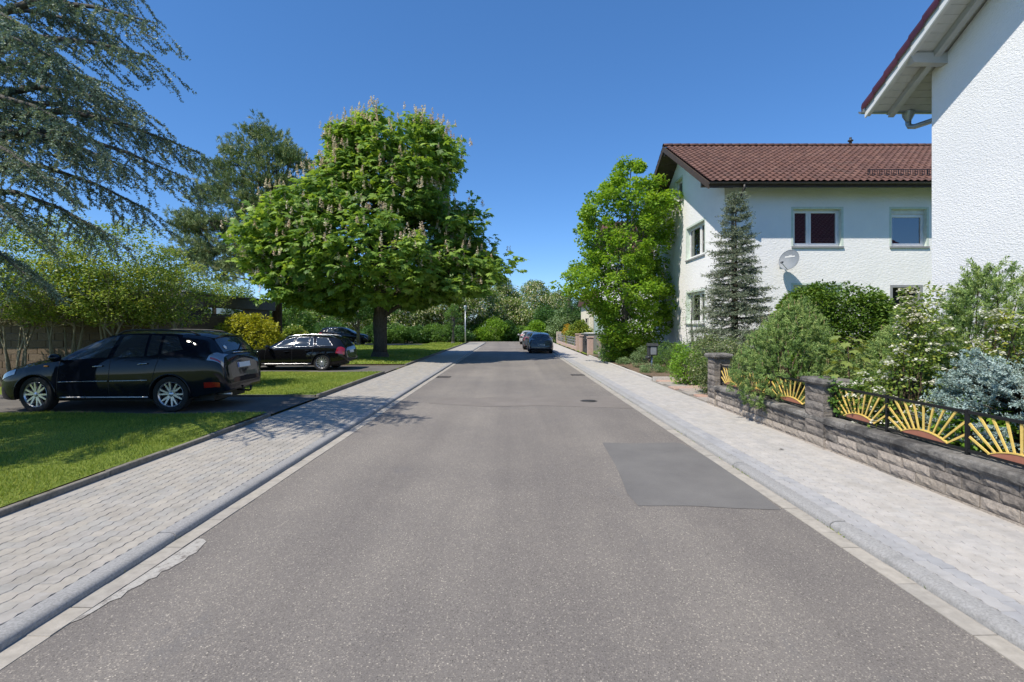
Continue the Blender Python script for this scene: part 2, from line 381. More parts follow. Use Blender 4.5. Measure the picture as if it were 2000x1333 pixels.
# --- plants
def bark(name, a, b, sc=9):
    t = NT(name); v = t.scalev(t.pos(), (1,1,.28))
    t.princ(t.ramp(t.noise(v, sc*2, 7, .72), [(.3, a), (.7, b)]), .95, 0, .15, t.bump(t.noise(v, sc*2.5, 7, .75), 1.0, .05)); M[name] = t.m
bark('bark_chestnut', (.055,.045,.038), (.17,.145,.12)); bark('bark_grey', (.08,.075,.07), (.2,.19,.175)); bark('bark_pine', (.07,.055,.045), (.18,.14,.115))
bark('bark_pale', (.16,.15,.10), (.36,.33,.24), 5); bark('bark_twig', (.06,.045,.03), (.15,.115,.08))
leafm('leaf_chestnut', [(0.0959,0.186,0.0375), (0.17,0.296,0.0561), (0.265,0.403,0.0795), (0.395,0.522,0.129)], .44)
leafm('leaf_sweetgum', [(0.124,0.248,0.0264), (0.189,0.345,0.037), (0.26,0.428,0.0502), (0.351,0.497,0.0726)], .42)
leafm('leaf_maple', [(0.112,0.196,0.0312), (0.187,0.295,0.0546), (0.281,0.36,0.0858), (0.374,0.41,0.125)], .42)
leafm('leaf_yew', [(0.0492,0.111,0.017), (0.0904,0.175,0.0256), (0.14,0.237,0.0342), (0.197,0.286,0.0427)], .25)
leafm('leaf_yellow', [(.24,.28,.022), (.36,.38,.03), (.46,.45,.035), (.30,.33,.03)], .35)
leafm('leaf_bright', [(0.117,0.247,0.026), (0.182,0.338,0.0364), (0.26,0.416,0.052)], .4)
leafm('leaf_mid', [(0.0773,0.164,0.0348), (0.126,0.241,0.0503), (0.193,0.319,0.0696)], .35)
leafm('leaf_dark', [(0.0405,0.101,0.027), (0.072,0.163,0.0405), (0.112,0.225,0.054)], .3)
leafm('leaf_locust', [(0.0756,0.149,0.0275), (0.124,0.219,0.0425), (0.206,0.296,0.075), (0.302,0.39,0.125)], .35)
leafm('blossom_cream', [(0.504,0.456,0.3), (0.66,0.612,0.432), (0.744,0.708,0.54)], .3)
leafm('blossom_white', [(.68,.67,.58), (.78,.77,.68), (.82,.81,.74)], .25, tcol=(1,1,.9))
leafm('blossom_pink', [(.66,.55,.44), (.72,.63,.52), (.76,.70,.58), (.68,.52,.43)], .25, tcol=(1,.95,.85))
leafm('leaf_golden', [(.42,.24,.015), (.52,.34,.02), (.40,.36,.03)], .3)
leafm('leaf_sage', [(0.121,0.206,0.0859), (0.189,0.284,0.129), (0.275,0.37,0.189)], .25)
leafm('leaf_variegated', [(0.072,0.132,0.042), (0.144,0.204,0.072), (0.312,0.348,0.18), (0.48,0.492,0.312)], .3)
leafm('leaf_sapling', [(0.228,0.3,0.072), (0.288,0.348,0.102), (0.36,0.408,0.144)], .4)
leafm('leaf_shrub', [(0.102,0.183,0.0349), (0.175,0.262,0.0495), (0.262,0.342,0.0655), (0.393,0.393,0.0874)], .35)
leafm('needle_cedar', [(0.0863,0.138,0.114), (0.146,0.215,0.181), (0.241,0.319,0.259), (0.362,0.422,0.319)], .15, .55)
leafm('needle_pine', [(0.0893,0.146,0.0636), (0.154,0.227,0.093), (0.256,0.318,0.134), (0.383,0.371,0.185)], .12, .6)
leafm('needle_mugo', [(0.115,0.201,0.065), (0.182,0.288,0.0859), (0.268,0.382,0.115), (0.363,0.448,0.163)], .18, .55)
leafm('needle_candle', [(.30,.23,.13), (.38,.30,.18), (.26,.25,.12)], .15, .6)
leafm('needle_spruce', [(0.0828,0.117,0.0718), (0.145,0.186,0.122), (0.228,0.262,0.186), (0.331,0.352,0.262)], .12, .6)
leafm('needle_blue', [(0.196,0.287,0.287), (0.287,0.391,0.385), (0.38,0.483,0.471), (0.471,0.564,0.552)], .12, .6)
# ================================================================ the ground, road and pavements
def sheet(name, pts, z, mat, kind='structure', parent=None, **kw):
    me = bpy.data.meshes.new(name); me.from_pydata([(x,y,z) for x,y in pts], [], [tuple(range(len(pts)))]); me.update()
    return link_mesh(name, me, mat, parent, kind=kind, **kw)
def rect(x0, x1, y0, y1): return [(x0,y0),(x1,y0),(x1,y1),(x0,y1)]
sheet('ground', rect(-1500,1500,-1500,1500), -.06, M['lawn'], label='open grassy ground reaching to the horizon')
sheet('road', rect(-2.96,2.96,-14,57) , 0, M['asphalt'], label='grey asphalt residential street running straight ahead')
sheet('cross_road', rect(-14,2.3,57.0,61.5), 0, M['asphalt'], label='asphalt turning area where the street ends')
def road_pt(px, py): d = CH*FPX/(py-HZ); return (at(px, d), d)
sheet('asphalt_patch', [road_pt(*p) for p in ((1176,865),(1240,867),(1318,865),(1334,868),(1400,905),(1470,953),(1526,997),(1440,994),(1350,989),(1246,989),(1225,965),(1205,915))], .004, M['asphalt_patch'], label='smooth dark rectangular repair patch in the asphalt beside the kerb')
sheet('asphalt_patch', [(-2.0,12.1),(-.6,11.6),(.7,11.75),(2.0,11.5),(2.73,11.3),(2.73,13.4),(1.6,13.15),(.2,13.4),(-.9,13.0),(-1.9,13.1)], .004, M['asphalt_worn'], label='worn smooth band of asphalt crossing the street')
sheet('road_marking', [road_pt(*p) for p in ((135,1219),(180,1190),(262,1136),(320,1098),(387,1053),(397,1054),(403,1059),(396,1066),(384,1080),(368,1088),(360,1096),(343,1105),(330,1113),(315,1118),(305,1129),(291,1133),(276,1143),(250,1155),(236,1169),(215,1176),(190,1192),(160,1210))], .005, M['road_paint'], label='worn white painted patch beside the gutter')
rnd = random.Random(5)
def strip_profile(name, prof, y0, y1, step, gap, mat, parent, nmax=300, jit=.002):
    """pieces of a constant cross-section laid end to end along the street"""
    m = MB(); n = len(prof)
    V = [(x,0,z) for x,z in prof] + [(x,step-gap,z) for x,z in prof]
    m.add(V, [(k,(k+1)%n,n+(k+1)%n,n+k) for k in range(n)]); m.f += [tuple(range(n)), tuple(range(n,2*n))[::-1]]; m.sm += [False]*2
    me = m.mesh(name, 40); me.materials.append(mat); me.polygons.foreach_set('use_smooth', [True]*len(me.polygons)); me.set_sharp_from_angle(angle=R(42))
    for i in range(min(nmax, int((y1-y0)/step))):
        o = link_mesh(name, me, None, parent, (rnd.uniform(-jit,jit), y0+i*step, rnd.uniform(-jit,jit)))
        o.rotation_euler = (0, 0, rnd.uniform(-.002,.002))
def side_street(sg, name, x_out, ncol, blue, matn, label):
    X = lambda v: sg*v
    base = sheet(name, [(X(3.02),-14),(X(x_out),-14),(X(x_out),57),(X(3.02),57)][::sg], .026, M['sand_joint'], label=label)
    pr = [(X(2.752),-.05),(X(2.752),.006),(X(2.90),.0085),(X(2.90),-.05)]
    gp = [(x, z-.026) for x, z in pr]; strip_profile('gutter_stone', gp, 1.2, 45.3, .30, .005, M['gutter_conc'], base)
    kp = [(2.905,-.05),(2.905,.035),(2.915,.052),(2.935,.064),(2.965,.070),(3.045,.070),(3.045,-.05)]
    strip_profile('kerb_stone', [(X(x), z-.026) for x,z in kp], 0.35 if sg<0 else .6, 56.8, 1.0, .007, M['kerb_conc'], base)
    # interlocking wavy pavers
    a, b, A, g = .1125, .225, .009, .0018
    ys = [k/8*b for k in range(9)]; off = [0,A,0,-A,0,A,0,-A,0]; 
    def outline(gg):
        L = [(off[k]+gg, min(max(ys[k],gg),b-gg)) for k in range(9)]; Rr = [(a+off[k]-gg, min(max(ys[k],gg),b-gg)) for k in range(9)]
        return L[::-1] + Rr
    ch = .002; top = outline(g+ch); mid = outline(g); n = len(top)
    V0 = [(x,y,.068) for x,y in top] + [(x,y,.0645) for x,y in mid] + [(x,y,.02) for x,y in mid]
    F0 = [tuple(range(n))] + [((k+1)%n,k,n+k,n+(k+1)%n) for k in range(n)] + [(n+(k+1)%n,n+k,2*n+k,2*n+(k+1)%n) for k in range(n)]
    mw = M[matn]
    def pm(mat):
        me = bpy.data.meshes.new('paver'); me.from_pydata([(x,y,z-.026) for x,y,z in V0], [], F0); me.materials.append(mat); me.update(); return me
    mesh_w, mesh_b = pm(mw), pm(M['paver_blue'])
    xin = 3.052; cells = []
    for c in range(ncol):
        for r in range(-4, 150):
            y = r*b + (c%2)*b/2
            if y < -.5 or y > 31.5: continue
            x = xin + c*a if sg > 0 else -(xin + (c+1)*a)
            xc = abs(x + a/2); vis = y > 2.65 and xc < (y+.1)*1.02
            cells.append((0 if vis else 1, y*y+xc*xc, x, y, c < blue))
    cells.sort(); near = cells[:300]; rest = cells[300:]
    for _, _, x, y, bl in near:
        o = link_mesh('paver', mesh_b if bl else mesh_w, None, base, (x, y, rnd.uniform(-.0012,.0012)))
        o.rotation_euler = (rnd.uniform(-.006,.006), rnd.uniform(-.008,.008), 0)
    for fl, mt in ((False, mw), (True, M['paver_blue'])):
        P = [(x,y) for _,_,x,y,bl in rest if bl == fl]
        if not P: continue
        V = []; F = []; at_ = []
        base_v = [(x,y,z-.026) for x,y,z in V0]
        for i,(x,y) in enumerate(P):
            dz = rnd.uniform(-.0012,.0012); kx, ky = rnd.uniform(-.007,.007), rnd.uniform(-.006,.006); o = len(V)
            V += [(x+p[0], y+p[1], p[2]+dz+p[0]*kx+p[1]*ky) for p in base_v]; F += [tuple(j+o for j in f) for f in F0]; at_ += [rnd.random()]*len(F0)
        me = bpy.data.meshes.new('paver_field'); me.from_pydata(V, [], F); me.update()
        q = me.attributes.new('vary','FLOAT','FACE'); q.data.foreach_set('value', at_)
        link_mesh('paver_field', me, mt, base, kind='stuff')
    for z0, z1, mt in ((xin, x_out-.01, mw),):
        pts = [(X(z0),31.6),(X(z1),31.6),(X(z1),56.9),(X(z0),56.9)][::sg]
        me = bpy.data.meshes.new('far_paving'); me.from_pydata([(x,y,.0645-.026) for x,y in pts], [], [(0,1,2,3)]); me.update(); link_mesh('far_paving', me, mt, base)
    # a sand-filled strip between the last column and the edging
    xe = xin + ncol*a
    pts = [(X(xe-.01),-14),(X(x_out),-14),(X(x_out),31.6),(X(xe-.01),31.6)][::sg]
    me = bpy.data.meshes.new('edge_strip'); me.from_pydata([(x,y,.060-.026) for x,y in pts], [], [(0,1,2,3)]); me.update(); link_mesh('edge_strip', me, mt, base)
    base.location.z = 0
    return base
pav_l = side_street(-1, 'pavement_left', 4.80, 15, 0, 'paver_warm', 'buff grey interlocking paver pavement beside the lawns')
pav_r = side_street(1, 'pavement_right', 4.56, 13, 2, 'paver_cool', 'pale grey paver pavement beside the stone garden wall')
# everything in the pavements was drawn 26 mm low so that the base sheet is the origin: lift by setting the base
for p in (pav_l, pav_r):
    p.location.z = .026; p.data.transform(Matrix.Translation((0,0,-.026-.002)))
# ---- driveways and lawns on the left
sheet('driveway', rect(-17,-4.80,10.05,12.5), .10, M['driveway'], label='dark asphalt driveway the dark blue suv stands on')
sheet('driveway', [(-17,19.0),(-4.80,18.9),(-4.80,22.9),(-5.6,22.5),(-17,22.4)], .10, M['driveway'], label='dark driveway the black estate car stands on')
sheet('driveway', rect(-24,-8.5,46.2,50.5), .105, M['driveway'], label='far driveway the dark suv behind the trees stands on')
def lawn(x0,x1,y0,y1,z,label,step=.5):
    nx, ny = max(2,int((x1-x0)/step)), max(2,int((y1-y0)/step)); xs = np.linspace(x0,x1,nx+1); ys = np.linspace(y0,y1,ny+1)
    X, Y = np.meshgrid(xs, ys); Z = z + .012*np.sin(X*1.3+Y*.7) + .01*np.sin(Y*1.9-X*.6)
    V = np.stack([X.ravel(),Y.ravel(),Z.ravel()],1); i = np.arange(ny)[:,None]*(nx+1)+np.arange(nx)[None]; i = i.ravel()
    me = mesh_np('lawn', V, np.stack([i,i+1,i+nx+2,i+nx+1],1), True); o = link_mesh('lawn', me, M['lawn'], kind='structure', label=label)
    # a turned-down rim so that the turf has a thickness
    m = MB().box(x0+.002,x1-.002,y0+.002,y1-.002,-.05,z-.03); m.build('turf_body', M['soil'], o)
    return o
LZ = .135
lawn(-16,-4.87,1.0,10.02,LZ,'mown lawn in dappled shade in front of the dark blue suv')
lawn(-16,-4.87,12.53,18.95,LZ,'sunlit mown lawn between the two driveways')
lawn(-26,-4.87,22.95,46.0,LZ,'mown lawn under the chestnut tree')
lawn(-8.45,-4.87,46.05,53,LZ,'end of the mown lawn by the street lamp')
def blades(name, x0, x1, y0, y1, z, dens, h, w, seed, label, ok=None):
    g = np.random.default_rng(seed); n = int((x1-x0)*(y1-y0)*dens)
    x = g.uniform(x0,x1,n); y = g.uniform(y0,y1,n)
    keep = np.abs(x) < (y+.4)*1.06
    if ok is not None: keep &= ok(x,y)
    x, y = x[keep], y[keep]; n = len(x)
    zz = z + .012*np.sin(x*1.3+y*.7) + .01*np.sin(y*1.9-x*.6)
    an = g.uniform(0,2*np.pi,n); hh = h*g.uniform(.5,1.25,n)*(1+.35*np.sin(x*2.1+1)*np.sin(y*2.7)); ww = w*g.uniform(.7,1.3,n); ln = g.uniform(.1,.9,n)*hh; la = g.uniform(0,2*np.pi,n)
    B = np.stack([x,y,zz-.005],1); dx = np.stack([np.cos(an),np.sin(an),np.zeros(n)],1)*ww[:,None]
    T = B + np.stack([np.cos(la)*ln,np.sin(la)*ln,hh],1)
    V = np.concatenate([B-dx,B+dx,T],1).reshape(-1,3); F = np.arange(3*n).reshape(-1,3)
    vary = np.clip(g.normal(.5,.22,n) + .25*np.sin(x*.9+2)*np.sin(y*1.1), 0, 1)
    link_mesh(name, mesh_np(name, V, F, False, vary), M['grass'], kind='stuff', label=label, cat='grass')
blades('grass', -11,-4.88,4.2,10.0,LZ,2600,.042,.0045,1,'short grass of the shaded lawn nearest the camera')
blades('grass', -12,-4.88,12.55,18.93,LZ,1300,.045,.007,2,'short grass of the sunlit lawn between the driveways')
blades('grass', -16,-4.88,23.0,46.0,LZ,170,.07,.018,3,'short grass under the chestnut tree')
blades('grass', -8.4,-4.88,46.1,52.9,LZ,110,.09,.03,4,'short grass by the street lamp')
# ---- concrete edgings
def edging(name, x0, x1, y0, y1, z1, step, mat, label, cat=None):
    e = tag(sheet(name, rect(x0+.004,x1-.004,y0,y1), z1-.03, mat), label, None, None, 'structure'); rr = random.Random(int(y0*10))
    n = max(1,int(round((y1-y0)/step))); st = (y1-y0)/n
    me = MB().cbox(x0,x1,0,st-.006,-.05,z1,.008).mesh('edging_stone'); me.materials.append(mat)
    for i in range(n): link_mesh('edging_stone', me, None, e, (rr.uniform(-.004,.004), y0+i*st, rr.uniform(-.005,.005)))
edging('lawn_edging', -4.87,-4.80,1.0,10.03,.125,1.0,M['edging_conc'],'low dark concrete edging of the nearest lawn')
edging('lawn_edging', -4.88,-4.80,12.5,19.0,.165,1.0,M['edging_conc'],'low dark concrete edging of the sunlit lawn between the driveways')
edging('lawn_edging', -4.88,-4.80,22.9,53,.15,1.0,M['edging_conc'],'low dark concrete edging along the lawn under the chestnut')
MB().box(-16,-4.9,12.50,12.56,0,.15).build('lawn_edging', M['edging_conc'], kind='structure', label='edging between the near driveway and the sunlit lawn')
edging('bed_edging', 4.56,4.64,16.6,30.0,.15,1.0,M['edging_pale'],'pale concrete edging of the planted bed with the letterbox')
MB().cbox(4.645,7.7,16.56,16.64,-.02,.19,.008).build('bed_edging', M['edging_pale'], kind='structure', label='short concrete edging between the slab path and the planted bed')
# ---- right hand gardens
def rough_ground(name, x0,x1,y0,y1,z,amp,mat,label,step=.35,seed=1):
    nx, ny = int((x1-x0)/step), int((y1-y0)/step); xs = np.linspace(x0,x1,nx+1); ys = np.linspace(y0,y1,ny+1); g = np.random.default_rng(seed)
    X, Y = np.meshgrid(xs, ys); Z = z + amp*(np.sin(X*2.3+seed)*np.sin(Y*1.7+1)+.6*g.normal(0,.5,X.shape))
    V = np.stack([X.ravel(),Y.ravel(),Z.ravel()],1); i = (np.arange(ny)[:,None]*(nx+1)+np.arange(nx)[None]).ravel()
    return link_mesh(name, mesh_np(name, V, np.stack([i,i+1,i+nx+2,i+nx+1],1), True), mat, kind='structure', label=label)
rough_ground('garden_bed', 4.64,7.75,16.6,30.5,.16,.03,M['soil'],'brown soil bed around the letterbox and shrubs')
rough_ground('garden_bed', 4.80,7.75,1.0,11.4,.33,.04,M['soil'],'soil of the shrub garden behind the stone wall',seed=2)
rough_ground('garden_bed', 4.60,30,30.4,52,.12,.03,M['lawn'],'green garden of the far house behind the iron gate',1.0,3)
lawn(7.7,24,9.1,18.3,.15,'lawn between the two white houses',1.0)
sheet('garden_path', rect(4.57,7.75,11.9,16.62), .045, M['sand_joint'], label='path of red and grey slabs leading to the second house')
gp = bpy.data.objects['garden_path']
for i in range(6):
    for j in range(8):
        me = MB().cbox(.01,.50,.01,.56,0,.05,.008).mesh('slab')
        me.materials.append(M['slab_red']); o = link_mesh('slab', me, None, gp, (4.6+i*.515+ (j%2)*.12, 11.98+j*.575, .035+rnd.uniform(0,.012)), rnd.uniform(-.02,.02))
# ---- small iron covers in the road
def cover(name, x, y, w, d, label, round_=False):
    e = empty(name, (x,y,.004), label, 'drain cover' if not round_ else 'manhole cover')
    if round_:
        MB().lathe([(w*.5,-.02),(w*.5,.004),(w*.44,.004),(w*.44,-.004),(.0,-.004)],28).build('ring', M['cast_iron'], e)
        MB().lathe([(.0,.003),(w*.41,.003),(w*.41,-.01)],28).build('lid', M['cast_iron'], e)
    else:
        m = MB(); m.box(-w/2,w/2,-d/2,-d/2+.03,-.02,.006); m.box(-w/2,w/2,d/2-.03,d/2,-.02,.006); m.box(-w/2,-w/2+.03,-d/2,d/2,-.02,.006); m.box(w/2-.03,w/2,-d/2,d/2,-.02,.006); m.build('frame', M['cast_iron'], e)
        for k in range(6): MB().box(-w/2+.05+k*(w-.1)/6,-w/2+.05+k*(w-.1)/6+.035,-d/2+.03,d/2-.03,-.02,.004).build('bar', M['cast_iron'], e)
        MB().box(-w/2,w/2,-d/2,d/2,-.03,-.016).build('sump', M['dark_interior'], e)
p = road_pt(861,737); cover('street_drain', -2.5, p[1], .5,.5,'iron street drain grate beside the gutter on the lawn side')
p = road_pt(1134,733); cover('street_drain', 2.5, p[1], .5,.5,'iron street drain grate beside the gutter on the bed side')
p = road_pt(1150,784); cover('manhole_cover', p[0], p[1], .42,.42,'small round iron manhole cover in the street',True)
# ================================================================ buildings
def wall_cells(m, axis, c0, c1, u0, u1, zlo, top, holes):
    """wall slab between c0 and c1 across `axis`, running u0..u1, from zlo to top(u), with rectangular holes (u0,u1,z0,z1)"""
    us = sorted({u0,u1,*[h[0] for h in holes],*[h[1] for h in holes],*[k for k in getattr(top,'knots',[]) if u0 < k < u1]})
    for a, b in zip(us[:-1], us[1:]):
        mid = (a+b)/2; zs = [zlo]
        for h in sorted([h for h in holes if h[0] <= mid <= h[1]], key=lambda h: h[2]): zs += [h[2], h[3]]
        zs.append(None)
        for k in range(0, len(zs), 2):
            z0, z1 = zs[k], zs[k+1]; ta, tb = (top(a), top(b)) if z1 is None else (z1, z1)
            poly = [(a,z0),(b,z0),(b,tb),(a,ta)]
            if axis == 'y': m.extrude([(u,c0,z) for u,z in poly], (0,0,0), (0,c1-c0,0))
            else: m.extrude([(c0,u,z) for u,z in poly], (0,0,0), (c1-c0,0,0))
def window_at(parent, axis, face, u0, u1, z0, z1, style='double', trim=True, sg=-1, depth=.16, blind=0.0, label=None):
    """a window set into an opening of a wall whose outer face is at `face`; sg: outward direction along axis"""
    def bx(m, a0,a1, n0,n1, b0,b1):      # a along wall, n outward distance from the wall face, b height
        lo, hi = sorted((face+sg*n0, face+sg*n1))
        return m.box(a0,a1,lo,hi,b0,b1) if axis == 'y' else m.box(lo,hi,a0,a1,b0,b1)
    m = MB(); f = .065; n0, n1 = -depth-.05, -depth+.01
    bx(m,u0,u1,n0,n1,z1-f-blind,z1-blind) ; bx(m,u0,u1,n0,n1,z0,z0+f); bx(m,u0,u0+f,n0,n1,z0+f,z1-f-blind); bx(m,u1-f,u1,n0,n1,z0+f,z1-f-blind)
    w = m.build('window', M['white_frame'], parent, True, label=label)
    uu = [u0+f, u1-f] if style == 'single' else [u0+f, (u0+u1)/2-.14*(u1-u0), u1-f]
    s = .055
    for a, b in zip(uu[:-1], uu[1:]):
        if a > u0+f: a += .03
        if b < u1-f: b -= .03
        m = MB(); q0, q1 = n0, n1+.02; zb, zt = z0+f+.004, z1-f-.004-blind
        bx(m,a,b,q0,q1,zt-s,zt); bx(m,a,b,q0,q1,zb,zb+s); bx(m,a,a+s,q0,q1,zb+s,zt-s); bx(m,b-s,b,q0,q1,zb+s,zt-s)
        m.build('sash', M['white_frame'], w, True)
        m = MB(); bx(m,a+s,b-s,n1-.03,n1-.02,zb+s,zt-s); m.build('pane', M['window_glass'], w, True)
        m = MB(); bx(m,b-s+.015,b-s+.03,q1,q1+.03,zb+.45,zb+.57); m.build('handle', M['white_frame'], w, True)
    if style == 'double':
        m = MB(); bx(m,uu[1]-.028,uu[1]+.028,n0,n1,z0+f,z1-f-blind); m.build('mullion', M['white_frame'], w, True)
    if blind: m = MB(); bx(m,u0,u1,n0,n1+.04,z1-blind+.002,z1); m.build('shutter_box', M['blind_slats'], w, True)
    m = MB(); bx(m,u0-.07,u1+.07,-depth,.05,z0-.065,z0-.004); m.build('sill', M['sill_grey'], w, True)
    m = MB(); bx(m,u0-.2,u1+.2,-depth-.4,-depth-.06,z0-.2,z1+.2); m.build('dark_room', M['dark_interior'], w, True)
    if trim:
        m = MB(); t = .075; bx(m,u0-t,u1+t,.0,.004,z1,z1+t); bx(m,u0-t,u0,.0,.004,z0-.002,z1); bx(m,u1,u1+t,.0,.004,z0-.002,z1)
        r = .004; bx(m,u1-r,u1,-depth,0,z0,z1); bx(m,u0,u0+r,-depth,0,z0,z1); bx(m,u0,u1,-depth,0,z1-r,z1)
        m.build('painted_surround', M['green_trim'], w, True)
    return w
def tile_mesh(name, mat, wd=.25, ln=.335, amp=.022, lip=.02, n=6, tilt=.034):
    V = []; F = []
    for j, (y, dz) in enumerate(((ln, 0.0), (.02, tilt), (0.0, tilt-.006), (0.0, tilt-lip))):
        for i in range(n+1):
            u = i/n; V.append((u*wd, y+(.022*(2*u-1)**2 if j else 0), amp*(math.cos(2*math.pi*u)) + dz))
    for j in range(3):
        for i in range(n): a = j*(n+1)+i; F.append((a,a+n+1,a+n+2,a+1)[::-1] if False else (a+n+1,a+n+2,a+1,a))
    me = bpy.data.meshes.new(name); me.from_pydata(V, [], F); me.update()
    me.polygons.foreach_set('use_smooth', [k < n for k in range(len(F))]); me.materials.append(mat); return me
def tile_field(parent, mat, x0, x1, ye, ze, pitch, run, up, n_single, view=None, seed=1):
    """roof tiles on one slope. ye,ze: eave line; up=+1 slope rises towards +Y"""
    wd, ex = .25, .30; me = tile_mesh('roof_tile', mat); ncol = int((x1-x0)/wd); sl = run/math.cos(pitch); nrow = int(sl/ex)
    g = random.Random(seed); cells = []
    for r in range(nrow):
        for c in range(ncol):
            s = r*ex; y = ye + up*s*math.cos(pitch); z = ze + s*math.sin(pitch); x = x0+c*wd
            vis = 0 if (view and view(x, y)) else 1
            cells.append((vis, r, x, y, z))
    cells.sort(key=lambda k: (k[0], k[1])); single = cells[:n_single]; rest = cells[n_single:]
    rot = Matrix.Rotation(pitch, 4, 'X') if up > 0 else Matrix.Rotation(math.pi, 4, 'Z') @ Matrix.Rotation(pitch, 4, 'X')
    lx = parent.location.copy(); q = parent.parent
    while q is not None: lx += q.location; q = q.parent
    for _,_,x,y,z in single:
        o = link_mesh('roof_tile', me, None, parent, (x-lx.x, y-lx.y, z-lx.z)); o.rotation_euler = (pitch+g.uniform(-.006,.006), g.uniform(-.006,.006), g.uniform(-.006,.006))
    if rest:
        v0 = np.array([rot @ v.co for v in me.vertices]); f0 = np.array([list(p.vertices) for p in me.polygons])
        P = np.array([(x + (wd if up < 0 else 0) - lx.x, y-lx.y, z-lx.z) for _,_,x,y,z in rest]); n = len(P)
        V = (v0[None]+P[:,None]).reshape(-1,3); F = (f0[None]+ (np.arange(n)*len(v0))[:,None,None]).reshape(-1,4)
        va = np.repeat(np.random.default_rng(seed).uniform(0,1,n), len(f0))
        link_mesh('tile_field', mesh_np('tile_field', V, F, False, va), mat, parent, kind='stuff')
def gable_top(yf, yb, z_e, pitch_t):
    yr = (yf+yb)/2
    def f(y): return z_e + pitch_t*(min(y-yf, yb-y))
    f.knots = [yr]; return f
def ridge_tiles(parent, x0, x1, y, z, mat, step=.38):
    lx = parent.location.copy(); q = parent.parent
    while q is not None: lx += q.location; q = q.parent
    m = MB(); prof = [(.13*math.cos(a), .11*math.sin(a)) for a in [math.pi*k/8 for k in range(9)]]; pr2 = [(a*1.1,b*1.1) for a,b in prof]
    n = 9; V = [(0,a,b) for a,b in prof]+[(step+.03,a,b) for a,b in pr2]+[(step+.03,a*.93,b*.93) for a,b in prof]
    m.add(V, [(k,k+1,n+k+1,n+k) for k in range(n-1)]+[(n+k,n+k+1,2*n+k+1,2*n+k) for k in range(n-1)], True); me = m.mesh('ridge_tile'); me.materials.append(mat)
    k = 0
    while x0+k*step < x1: link_mesh('ridge_tile', me, None, parent, (x0+k*step-lx.x, y-lx.y, z-lx.z)); k += 1
